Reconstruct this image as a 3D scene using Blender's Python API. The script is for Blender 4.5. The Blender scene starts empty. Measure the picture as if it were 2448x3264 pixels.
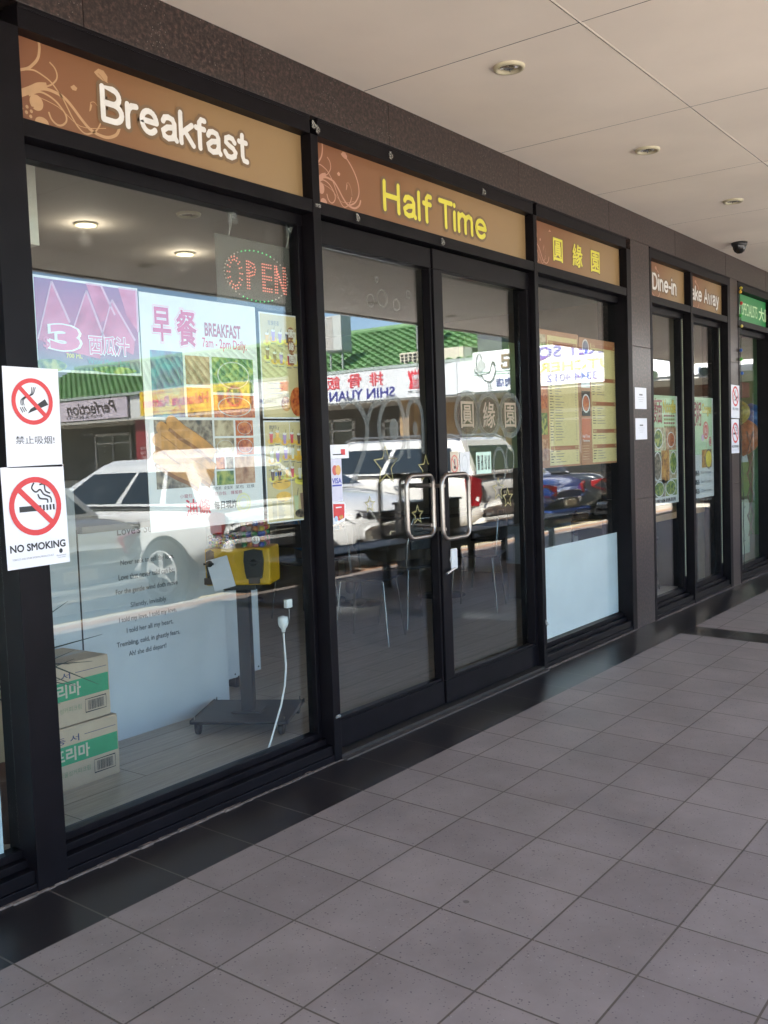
import bpy, bmesh, math, random
from mathutils import Vector, Matrix
random.seed(7)
SC = bpy.context.scene
R = math.radians
PI = math.pi

# ------------------------------------------------------------------ camera, world, sun, exposure
cam = bpy.data.cameras.new('camera')
cam.sensor_fit = 'VERTICAL'; cam.sensor_height = 24.0
cam.lens = 24.0 * 3074.2 / 3264.0
cam.clip_start = 0.05; cam.clip_end = 500
camo = bpy.data.objects.new('camera', cam); SC.collection.objects.link(camo)
yaw, pitch, roll = R(36.825), R(-3.7196), R(2.0872)
fw = Vector((math.cos(pitch)*math.cos(yaw), math.cos(pitch)*math.sin(yaw), math.sin(pitch)))
rt = fw.cross(Vector((0, 0, 1))).normalized(); dn = fw.cross(rt)
r2 = rt*math.cos(roll) + dn*math.sin(roll); d2 = -rt*math.sin(roll) + dn*math.cos(roll)
m = Matrix((r2, -d2, -fw)).transposed().to_4x4()
m.translation = Vector((-1.6596, -2.5827, 1.3079))
camo.matrix_world = m
SC.camera = camo
SC.render.resolution_x = 768; SC.render.resolution_y = 1024

SUN_EL, SUN_AZ = R(52), R(180)          # sun stands over the -X end of the arcade
world = bpy.data.worlds.new('World'); SC.world = world; world.use_nodes = True
wn = world.node_tree.nodes; wl = world.node_tree.links
bg = wn['Background']; bg.inputs[1].default_value = 0.10
sky = wn.new('ShaderNodeTexSky'); sky.sky_type = 'NISHITA'; sky.sun_disc = False
sky.sun_elevation = SUN_EL; sky.sun_rotation = R(-90); sky.air_density = 1.0; sky.dust_density = 0.2; sky.ozone_density = 3.0
wl.new(sky.outputs[0], bg.inputs[0])
sun = bpy.data.lights.new('sun', 'SUN'); sun.energy = 4.9; sun.angle = R(0.5); sun.color = (1.0, 0.95, 0.86)
suno = bpy.data.objects.new('sun', sun); SC.collection.objects.link(suno)
sd = Vector((math.cos(SUN_EL)*math.cos(SUN_AZ), math.cos(SUN_EL)*math.sin(SUN_AZ), math.sin(SUN_EL)))
suno.rotation_euler = sd.to_track_quat('Z', 'Y').to_euler()
suno.location = (-20, -8, 25)
SC.view_settings.view_transform = 'Standard'; SC.view_settings.look = 'None'
SC.view_settings.gamma = 1.0; SC.view_settings.exposure = 2.98
SC.cycles.use_denoising = True
SC.cycles.max_bounces = 8; SC.cycles.diffuse_bounces = 4; SC.cycles.glossy_bounces = 4
SC.cycles.transparent_max_bounces = 16; SC.cycles.transmission_bounces = 4
SC.cycles.caustics_reflective = False; SC.cycles.caustics_refractive = False
SC.cycles.sample_clamp_indirect = 6

# ------------------------------------------------------------------ materials
MATS = {}
def nt(name):
    m = bpy.data.materials.new(name); m.use_nodes = True
    b = m.node_tree.nodes['Principled BSDF']
    return m, m.node_tree.nodes, m.node_tree.links, b
def M(name, col, rough=0.5, metal=0.0, var=0.06, scale=30.0, bump=0.0, spec=0.5, alpha=1.0, coat=0.0):
    """plain paint/plastic/metal with a little tone variation and optional grain"""
    if name in MATS: return MATS[name]
    m, n, l, b = nt(name)
    b.inputs['Roughness'].default_value = rough; b.inputs['Metallic'].default_value = metal
    b.inputs['Specular IOR Level'].default_value = spec
    if coat: b.inputs['Coat Weight'].default_value = coat; b.inputs['Coat Roughness'].default_value = 0.05
    tc = n.new('ShaderNodeTexCoord'); no = n.new('ShaderNodeTexNoise')
    no.inputs['Scale'].default_value = scale; no.inputs['Detail'].default_value = 5
    l.new(tc.outputs['Object'], no.inputs['Vector'])
    cr = n.new('ShaderNodeValToRGB'); c = Vector(col[:3])
    cr.color_ramp.elements[0].position = 0.3; cr.color_ramp.elements[1].position = 0.7
    cr.color_ramp.elements[0].color = (*[max(0, x*(1-var)) for x in c], 1)
    cr.color_ramp.elements[1].color = (*[min(1, x*(1+var)) for x in c], 1)
    l.new(no.outputs['Fac'], cr.inputs['Fac']); l.new(cr.outputs['Color'], b.inputs['Base Color'])
    if bump:
        bp = n.new('ShaderNodeBump'); bp.inputs['Strength'].default_value = bump; bp.inputs['Distance'].default_value = 0.004
        l.new(no.outputs['Fac'], bp.inputs['Height']); l.new(bp.outputs['Normal'], b.inputs['Normal'])
    if alpha < 1: b.inputs['Alpha'].default_value = alpha
    MATS[name] = m; return m
def food(name, c1, c2, c3, scale=30, rough=0.35):
    """printed food photograph: blotches of three colours"""
    if name in MATS: return MATS[name]
    m, n, l, b = nt(name); b.inputs['Roughness'].default_value = rough
    tc = n.new('ShaderNodeTexCoord')
    no = n.new('ShaderNodeTexNoise'); no.inputs['Scale'].default_value = scale; no.inputs['Detail'].default_value = 4
    no.inputs['Distortion'].default_value = 0.8
    vo = n.new('ShaderNodeTexVoronoi'); vo.inputs['Scale'].default_value = scale*1.7
    l.new(tc.outputs['Object'], no.inputs['Vector']); l.new(tc.outputs['Object'], vo.inputs['Vector'])
    ad = n.new('ShaderNodeMath'); ad.operation = 'MULTIPLY_ADD'; ad.inputs[1].default_value = 0.45
    l.new(vo.outputs['Distance'], ad.inputs[0]); l.new(no.outputs['Fac'], ad.inputs[2])
    cr = n.new('ShaderNodeValToRGB'); e = cr.color_ramp.elements
    e[0].position = 0.45; e[0].color = (*c1, 1); e[1].position = 0.9; e[1].color = (*c3, 1)
    k = e.new(0.65); k.color = (*c2, 1)
    l.new(ad.outputs[0], cr.inputs['Fac']); l.new(cr.outputs['Color'], b.inputs['Base Color'])
    MATS[name] = m; return m
def tiles(name, bw, rh, c1, c2, mortar, ms, off=(0, 0), offset=0.0, rough=0.5, speck=0, bump=0.3, spec=0.5, wood=False, rvar=0.0, freq=2):
    """tiles, planks or bricks with real joints (brick texture in metres) and optional flecks / wood streaks"""
    m, n, l, b = nt(name); b.inputs['Specular IOR Level'].default_value = spec
    tc = n.new('ShaderNodeTexCoord'); mp = n.new('ShaderNodeMapping'); mp.inputs['Location'].default_value = (off[0], off[1], 0)
    l.new(tc.outputs['Object'], mp.inputs['Vector'])
    br = n.new('ShaderNodeTexBrick'); br.offset = offset; br.offset_frequency = freq; br.squash = 1.0
    br.inputs['Scale'].default_value = 1.0; br.inputs['Brick Width'].default_value = bw; br.inputs['Row Height'].default_value = rh
    br.inputs['Mortar Size'].default_value = ms; br.inputs['Mortar Smooth'].default_value = 0.15; br.inputs['Bias'].default_value = 0.0
    br.inputs['Color1'].default_value = (*c1, 1); br.inputs['Color2'].default_value = (*c2, 1); br.inputs['Mortar'].default_value = (*mortar, 1)
    l.new(mp.outputs[0], br.inputs['Vector'])
    no = n.new('ShaderNodeTexNoise'); no.inputs['Scale'].default_value = 3.0; no.inputs['Detail'].default_value = 8
    no.inputs['Roughness'].default_value = 0.65
    if wood:
        mp2 = n.new('ShaderNodeMapping'); mp2.inputs['Scale'].default_value = (1.2, 16, 1); l.new(tc.outputs['Object'], mp2.inputs['Vector'])
        l.new(mp2.outputs[0], no.inputs['Vector'])
    else: l.new(tc.outputs['Object'], no.inputs['Vector'])
    mr = n.new('ShaderNodeMapRange'); mr.inputs[1].default_value = 0.3; mr.inputs[2].default_value = 0.7
    mr.inputs[3].default_value = 0.72 if wood else 0.78; mr.inputs[4].default_value = 1.2 if wood else 1.14
    l.new(no.outputs['Fac'], mr.inputs[0])
    mx = n.new('ShaderNodeMix'); mx.data_type = 'RGBA'; mx.blend_type = 'MULTIPLY'; mx.inputs[0].default_value = 1
    l.new(br.outputs['Color'], mx.inputs[6]); l.new(mr.outputs[0], mx.inputs[7])
    col = mx.outputs[2]
    if speck:
        for sc_, th, cc, st in ((speck, 0.17, (0.03, 0.03, 0.035), 0.62), (speck*0.8, 0.10, (0.42, 0.4, 0.38), 0.5), (speck*1.9, 0.22, (0.03, 0.03, 0.03), 0.5), (1.7, 0.022, (0.03, 0.028, 0.026), 0.75), (4.3, 0.045, (0.05, 0.045, 0.04), 0.5)):
            vo = n.new('ShaderNodeTexVoronoi'); vo.inputs['Scale'].default_value = sc_
            l.new(tc.outputs['Object'], vo.inputs['Vector'])
            # only some of the cells carry a fleck
            sp = n.new('ShaderNodeSeparateColor'); l.new(vo.outputs['Color'], sp.inputs[0])
            g = n.new('ShaderNodeMath'); g.operation = 'GREATER_THAN'; g.inputs[1].default_value = 0.72; l.new(sp.outputs[0], g.inputs[0])
            t = n.new('ShaderNodeMath'); t.operation = 'LESS_THAN'; t.inputs[1].default_value = th; l.new(vo.outputs['Distance'], t.inputs[0])
            k = n.new('ShaderNodeMath'); k.operation = 'MULTIPLY'; l.new(g.outputs[0], k.inputs[0]); l.new(t.outputs[0], k.inputs[1])
            k2 = n.new('ShaderNodeMath'); k2.operation = 'MULTIPLY'; k2.inputs[1].default_value = st; l.new(k.outputs[0], k2.inputs[0])
            x = n.new('ShaderNodeMix'); x.data_type = 'RGBA'; l.new(k2.outputs[0], x.inputs[0]); l.new(col, x.inputs[6]); x.inputs[7].default_value = (*cc, 1)
            col = x.outputs[2]
    l.new(col, b.inputs['Base Color'])
    rr = n.new('ShaderNodeMapRange'); rr.inputs[3].default_value = rough-rvar; rr.inputs[4].default_value = rough+rvar
    l.new(no.outputs['Fac'], rr.inputs[0]); l.new(rr.outputs[0], b.inputs['Roughness'])
    bp = n.new('ShaderNodeBump'); bp.inputs['Strength'].default_value = bump; bp.inputs['Distance'].default_value = 0.003; bp.invert = True
    l.new(br.outputs['Fac'], bp.inputs['Height']); l.new(bp.outputs['Normal'], b.inputs['Normal'])
    return m
def granite(name):
    m, n, l, b = nt(name); b.inputs['Roughness'].default_value = 0.28
    tc = n.new('ShaderNodeTexCoord')
    no = n.new('ShaderNodeTexNoise'); no.inputs['Scale'].default_value = 60; no.inputs['Detail'].default_value = 9; no.inputs['Roughness'].default_value = 0.7
    l.new(tc.outputs['Object'], no.inputs['Vector'])
    cr = n.new('ShaderNodeValToRGB'); e = cr.color_ramp.elements
    e[0].position = 0.40; e[0].color = (0.009, 0.007, 0.007, 1); e[1].position = 0.63; e[1].color = (0.082, 0.05, 0.043, 1)
    k = e.new(0.51); k.color = (0.030, 0.021, 0.02, 1)
    l.new(no.outputs['Fac'], cr.inputs['Fac'])
    vo = n.new('ShaderNodeTexVoronoi'); vo.inputs['Scale'].default_value = 75; l.new(tc.outputs['Object'], vo.inputs['Vector'])
    n2 = n.new('ShaderNodeTexNoise'); n2.inputs['Scale'].default_value = 6; n2.inputs['Detail'].default_value = 3; l.new(tc.outputs['Object'], n2.inputs['Vector'])
    a = n.new('ShaderNodeMath'); a.operation = 'LESS_THAN'; a.inputs[1].default_value = 0.16; l.new(vo.outputs['Distance'], a.inputs[0])
    g = n.new('ShaderNodeMath'); g.operation = 'GREATER_THAN'; g.inputs[1].default_value = 0.53; l.new(n2.outputs['Fac'], g.inputs[0])
    k1 = n.new('ShaderNodeMath'); k1.operation = 'MULTIPLY'; l.new(a.outputs[0], k1.inputs[0]); l.new(g.outputs[0], k1.inputs[1])
    x = n.new('ShaderNodeMix'); x.data_type = 'RGBA'; l.new(k1.outputs[0], x.inputs[0]); l.new(cr.outputs['Color'], x.inputs[6]); x.inputs[7].default_value = (0.16, 0.15, 0.135, 1)
    l.new(x.outputs[2], b.inputs['Base Color'])
    return m
def glassmat(name, r0=0.054, tint=(0.93, 0.96, 0.95)):
    """architectural glass: clear straight through, Schlick mirror on top"""
    m = bpy.data.materials.new(name); m.use_nodes = True; n = m.node_tree.nodes; l = m.node_tree.links
    n.clear(); out = n.new('ShaderNodeOutputMaterial')
    tr = n.new('ShaderNodeBsdfTransparent'); tr.inputs[0].default_value = (*tint, 1)
    gl = n.new('ShaderNodeBsdfGlossy'); gl.inputs['Roughness'].default_value = 0.0; gl.inputs[0].default_value = (0.97, 0.98, 1, 1)
    # float glass is never dead flat: a faint ripple bends the mirror image
    tc = n.new('ShaderNodeTexCoord'); no = n.new('ShaderNodeTexNoise'); no.inputs['Scale'].default_value = 1.7; no.inputs['Detail'].default_value = 1.0
    l.new(tc.outputs['Object'], no.inputs['Vector']); bp = n.new('ShaderNodeBump'); bp.inputs['Strength'].default_value = 0.18; bp.inputs['Distance'].default_value = 0.002
    l.new(no.outputs['Fac'], bp.inputs['Height']); l.new(bp.outputs['Normal'], gl.inputs['Normal'])
    ge = n.new('ShaderNodeNewGeometry'); dt = n.new('ShaderNodeVectorMath'); dt.operation = 'DOT_PRODUCT'
    l.new(ge.outputs['Incoming'], dt.inputs[0]); l.new(ge.outputs['Normal'], dt.inputs[1])
    ab = n.new('ShaderNodeMath'); ab.operation = 'ABSOLUTE'; l.new(dt.outputs['Value'], ab.inputs[0])
    om = n.new('ShaderNodeMath'); om.operation = 'SUBTRACT'; om.inputs[0].default_value = 1; l.new(ab.outputs[0], om.inputs[1])
    pw = n.new('ShaderNodeMath'); pw.operation = 'POWER'; pw.inputs[1].default_value = 5; l.new(om.outputs[0], pw.inputs[0])
    ma = n.new('ShaderNodeMath'); ma.operation = 'MULTIPLY_ADD'; ma.inputs[1].default_value = 1-r0; ma.inputs[2].default_value = r0
    l.new(pw.outputs[0], ma.inputs[0])
    mi = n.new('ShaderNodeMixShader'); l.new(ma.outputs[0], mi.inputs[0]); l.new(tr.outputs[0], mi.inputs[1]); l.new(gl.outputs[0], mi.inputs[2])
    df = n.new('ShaderNodeBsdfDiffuse'); df.inputs[0].default_value = (.6, .6, .58, 1)
    n2 = n.new('ShaderNodeTexNoise'); n2.inputs['Scale'].default_value = 7; n2.inputs['Detail'].default_value = 8; n2.inputs['Roughness'].default_value = .7; n2.inputs['Distortion'].default_value = 1.2
    l.new(tc.outputs['Object'], n2.inputs['Vector']); mr = n.new('ShaderNodeMapRange'); mr.inputs[1].default_value = .52; mr.inputs[2].default_value = .85; mr.inputs[3].default_value = .0; mr.inputs[4].default_value = .022
    l.new(n2.outputs['Fac'], mr.inputs[0]); m2 = n.new('ShaderNodeMixShader'); l.new(mr.outputs[0], m2.inputs[0]); l.new(mi.outputs[0], m2.inputs[1]); l.new(df.outputs[0], m2.inputs[2])
    l.new(m2.outputs[0], out.inputs[0])
    return m
def emit(name, col, st):
    if name in MATS: return MATS[name]
    m, n, l, b = nt(name); b.inputs['Base Color'].default_value = (*col, 1)
    b.inputs['Emission Color'].default_value = (*col, 1); b.inputs['Emission Strength'].default_value = st
    MATS[name] = m; return m
def gradient(name, cols, axis='X', lo=0.0, hi=1.0, rough=0.4, noise=0.05):
    """a printed colour gradient across a sheet (object space metres)"""
    m, n, l, b = nt(name); b.inputs['Roughness'].default_value = rough
    tc = n.new('ShaderNodeTexCoord'); sx = n.new('ShaderNodeSeparateXYZ'); l.new(tc.outputs['Object'], sx.inputs[0])
    mr = n.new('ShaderNodeMapRange'); mr.inputs[1].default_value = lo; mr.inputs[2].default_value = hi; l.new(sx.outputs[axis], mr.inputs[0])
    no = n.new('ShaderNodeTexNoise'); no.inputs['Scale'].default_value = 5; l.new(tc.outputs['Object'], no.inputs['Vector'])
    ad = n.new('ShaderNodeMath'); ad.operation = 'MULTIPLY_ADD'; ad.inputs[1].default_value = noise; l.new(no.outputs['Fac'], ad.inputs[0]); l.new(mr.outputs[0], ad.inputs[2])
    cr = n.new('ShaderNodeValToRGB'); e = cr.color_ramp.elements
    e[0].color = (*cols[0], 1); e[1].color = (*cols[-1], 1)
    for i, c in enumerate(cols[1:-1]): k = e.new((i+1)/(len(cols)-1)); k.color = (*c, 1)
    l.new(ad.outputs[0], cr.inputs['Fac']); l.new(cr.outputs['Color'], b.inputs['Base Color'])
    return m

frame_m = M('dark_bronze_aluminium', (0.0055, 0.0045, 0.006), 0.40, 0.0, 0.25, 9, 0.06, 0.11)
rubber = M('black_gasket', (0.008, 0.008, 0.009), 0.6)
steel = M('brushed_steel', (0.30, 0.265, 0.24), 0.3, 1.0, 0.1, 60)
chrome = M('chrome', (0.75, 0.75, 0.75), 0.12, 1.0)
black = M('black_plastic', (0.012, 0.012, 0.013), 0.45)
white = M('white_print', (0.78, 0.78, 0.8), 0.5, var=0.02)
paper = M('white_paper', (0.74, 0.74, 0.79), 0.38, var=0.03, scale=9, bump=0.25)
ink = M('black_ink', (0.02, 0.02, 0.022), 0.5)
greyink = M('grey_ink', (0.14, 0.14, 0.15), 0.5)
red = M('red_print', (0.62, 0.035, 0.04), 0.45, var=0.04)
granite_m = granite('brown_granite')
glass_m = glassmat('window_glass', 0.047)
door_glass_m = glassmat('door_glass', 0.078, (0.82, 0.84, 0.84))
clear = M('clear_plastic', (0.4, 0.4, 0.38), 0.15, 0, alpha=0.25)

# ------------------------------------------------------------------ object helpers
C = SC.collection
def tag(o, label=None, cat=None, group=None, kind=None):
    if label: o['label'] = label
    if cat: o['category'] = cat
    if group: o['group'] = group
    if kind: o['kind'] = kind
    return o
def thing(name, label, cat, loc=(0, 0, 0), rz=0, group=None):
    o = bpy.data.objects.new(name, None); C.objects.link(o); o.location = loc; o.rotation_euler = (0, 0, rz)
    o.empty_display_size = 0.1
    return tag(o, label, cat, group)
class MB:
    """collects shapes, builds ONE mesh object with one slot per material"""
    def __init__(s): s.v = []; s.f = []; s.m = []; s.mats = []; s.sm = []
    def mi(s, mat):
        if mat not in s.mats: s.mats.append(mat)
        return s.mats.index(mat)
    def add(s, vs, fs, mat, smooth=False):
        b = len(s.v); s.v += [tuple(p) for p in vs]; k = s.mi(mat)
        for f in fs: s.f.append(tuple(b+i for i in f)); s.m.append(k); s.sm.append(smooth)
        return s
    def box(s, a, b, mat):
        x0, y0, z0 = [min(a[i], b[i]) for i in range(3)]; x1, y1, z1 = [max(a[i], b[i]) for i in range(3)]
        v = [(x0, y0, z0), (x1, y0, z0), (x1, y1, z0), (x0, y1, z0), (x0, y0, z1), (x1, y0, z1), (x1, y1, z1), (x0, y1, z1)]
        return s.add(v, [(0, 3, 2, 1), (4, 5, 6, 7), (0, 1, 5, 4), (1, 2, 6, 5), (2, 3, 7, 6), (3, 0, 4, 7)], mat)
    def tube(s, pts, r, mat, n=8, cap=True):
        pts = [Vector(p) for p in pts]; rings = []
        up = None
        for i, p in enumerate(pts):
            d = (pts[min(i+1, len(pts)-1)] - pts[max(i-1, 0)]).normalized()
            if up is None:
                up = Vector((0, 0, 1)) if abs(d.z) < 0.9 else Vector((1, 0, 0))
            a = d.cross(up).normalized(); c = a.cross(d).normalized(); up = c
            rr = r[i] if isinstance(r, (list, tuple)) else r
            rings.append([p + (a*math.cos(2*PI*j/n) + c*math.sin(2*PI*j/n))*rr for j in range(n)])
        v = [q for rg in rings for q in rg]; f = []
        for i in range(len(rings)-1):
            for j in range(n): f.append((i*n+j, i*n+(j+1) % n, (i+1)*n+(j+1) % n, (i+1)*n+j))
        s.add(v, f, mat, True)
        if cap: s.add(rings[0], [tuple(range(n-1, -1, -1))], mat); s.add(rings[-1], [tuple(range(n))], mat)
        return s
    def lathe(s, prof, mat, o=(0, 0, 0), axis='Z', n=24, smooth=True):
        v = []; f = []
        for (r, z) in prof:
            for j in range(n):
                a = 2*PI*j/n; p = (r*math.cos(a), r*math.sin(a), z)
                if axis == 'X': p = (p[2], p[0], p[1])
                if axis == 'Y': p = (p[1], p[2], p[0])
                v.append((p[0]+o[0], p[1]+o[1], p[2]+o[2]))
        for i in range(len(prof)-1):
            for j in range(n): f.append((i*n+j, i*n+(j+1) % n, (i+1)*n+(j+1) % n, (i+1)*n+j))
        return s.add(v, f, mat, smooth)
    def build(s, name, parent=None, bevel=0, sub=0, loc=(0, 0, 0), rot=(0, 0, 0)):
        me = bpy.data.meshes.new(name); me.from_pydata(s.v, [], s.f)
        for k in s.mats: me.materials.append(k)
        for i, p in enumerate(me.polygons): p.material_index = s.m[i]; p.use_smooth = s.sm[i]
        me.update()
        o = bpy.data.objects.new(name, me); C.objects.link(o); o.location = loc; o.rotation_euler = rot
        if parent: o.parent = parent
        if bevel:
            bv = o.modifiers.new('bevel', 'BEVEL'); bv.width = bevel; bv.segments = 2; bv.limit_method = 'ANGLE'; bv.angle_limit = R(40)
        if sub:
            sb = o.modifiers.new('sub', 'SUBSURF'); sb.levels = sub; sb.render_levels = sub
        return o
def dup(o, parent=None):
    c = o.copy(); C.objects.link(c)
    if parent: c.parent = parent
    for ch in list(o.children): dup(ch, c)
    return c

# text -> outlines (verts in 2-D, faces)
_tc = {}
def glyphs(s, off=0.0, shear=0.0, sp=1.0):
    """filled outlines of a text; off swells the strokes outwards (as a flat bevel, so no overlaps)"""
    key = (s, off, shear, sp)
    if key in _tc: return _tc[key]
    cu = bpy.data.curves.new('t', 'FONT'); cu.body = s; cu.size = 1; cu.shear = shear; cu.space_character = sp
    cu.resolution_u = 3; cu.fill_mode = 'FRONT'; cu.bevel_depth = off; cu.bevel_resolution = 0
    o = bpy.data.objects.new('t', cu); C.objects.link(o)
    dg = bpy.context.evaluated_depsgraph_get(); ev = o.evaluated_get(dg); me = ev.to_mesh()
    zmax = max([abs(p.co.z) for p in me.vertices] or [1]) or 1
    v = [(p.co.x, p.co.y, max(0.0, p.co.z)/zmax if off else 0.0) for p in me.vertices]
    ff = []
    for p in me.polygons:
        q = tuple(p.vertices)
        if off and max(me.vertices[k].co.z for k in q) < 1e-5: continue
        a = 0
        for i in range(len(q)):
            x0, y0 = v[q[i]][:2]; x1, y1 = v[q[(i+1) % len(q)]][:2]; a += x0*y1-x1*y0
        if abs(a) > 1e-9: ff.append(q if a > 0 else q[::-1])
    ev.to_mesh_clear(); bpy.data.objects.remove(o); bpy.data.curves.remove(cu)
    _tc[key] = (v, ff); return _tc[key]
def _ell(cx, cy, rx, ry, a0, a1, n=10): return [(cx+rx*math.cos(R(a0+(a1-a0)*i/n)), cy+ry*math.sin(R(a0+(a1-a0)*i/n))) for i in range(n+1)]
ROUND = {  # rounded sign lettering as stroke skeletons: (advance, strokes, dots)
'B': (.80, [[(0, 0), (0, 1), (.32, 1)]+_ell(.32, .765, .21, .235, 90, -90)+[(0, .53)], [(.32, .53)]+_ell(.34, .265, .26, .265, 90, -90)+[(0, 0)]]),
'r': (.46, [[(0, 0), (0, .70)], [(0, .42), (.05, .58), (.15, .68), (.30, .70)]]),
'e': (.72, [[(.03, .37), (.53, .37)]+_ell(.28, .355, .255, .345, 5, 318, 18)]),
'a': (.70, [[(.05, .54), (.12, .67), (.25, .71), (.40, .67), (.46, .54), (.46, .12), (.52, .0)], [(.46, .42), (.20, .36), (.04, .22), (.08, .06), (.22, .0), (.38, .05), (.46, .20)]]),
'k': (.58, [[(0, 0), (0, 1)], [(.42, .68), (.0, .30)], [(.15, .43), (.46, 0)]]),
'f': (.42, [[(.34, .98), (.22, .99), (.14, .88), (.14, 0)], [(0, .68), (.32, .68)]]),
's': (.62, [[(.43, .56), (.35, .68), (.22, .71), (.08, .64), (.07, .50), (.2, .41), (.36, .34), (.46, .22), (.42, .08), (.28, 0), (.12, .02), (.02, .15)]]),
't': (.44, [[(.14, .92), (.14, .16), (.19, .03), (.32, .01)], [(0, .68), (.30, .68)]]),
'H': (.82, [[(0, 0), (0, 1)], [(.60, 0), (.60, 1)], [(0, .52), (.60, .52)]]),
'l': (.22, [[(0, 0), (0, 1)]]), 'T': (.74, [[(0, 1), (.6, 1)], [(.3, 1), (.3, 0)]]),
'i': (.22, [[(0, 0), (0, .68)], [(0, .97), (0, .985)]]),
'm': (.92, [[(0, 0), (0, .70)], [(0, .46), (.08, .64), (.2, .71), (.32, .64), (.35, .5), (.35, 0)], [(.35, .46), (.43, .64), (.55, .71), (.67, .64), (.70, .5), (.70, 0)]]),
'n': (.64, [[(0, 0), (0, .70)], [(0, .44), (.09, .64), (.22, .71), (.36, .64), (.42, .5), (.42, 0)]]),
'D': (.82, [[(0, 0), (0, 1), (.24, 1)]+_ell(.24, .5, .36, .5, 90, -90, 14)+[(0, 0)]]), '-': (.44, [[(0, .38), (.24, .38)]]),
'w': (.88, [[(0, .70), (.18, 0), (.35, .62), (.52, 0), (.70, .70)]]), 'y': (.62, [[(0, .70), (.24, .04)], [(.47, .70), (.20, -.20), (.10, -.29), (.0, -.27)]]),
'A': (.80, [[(0, 0), (.31, 1), (.62, 0)], [(.12, .33), (.50, .33)]]), ' ': (.36, [])}

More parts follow.
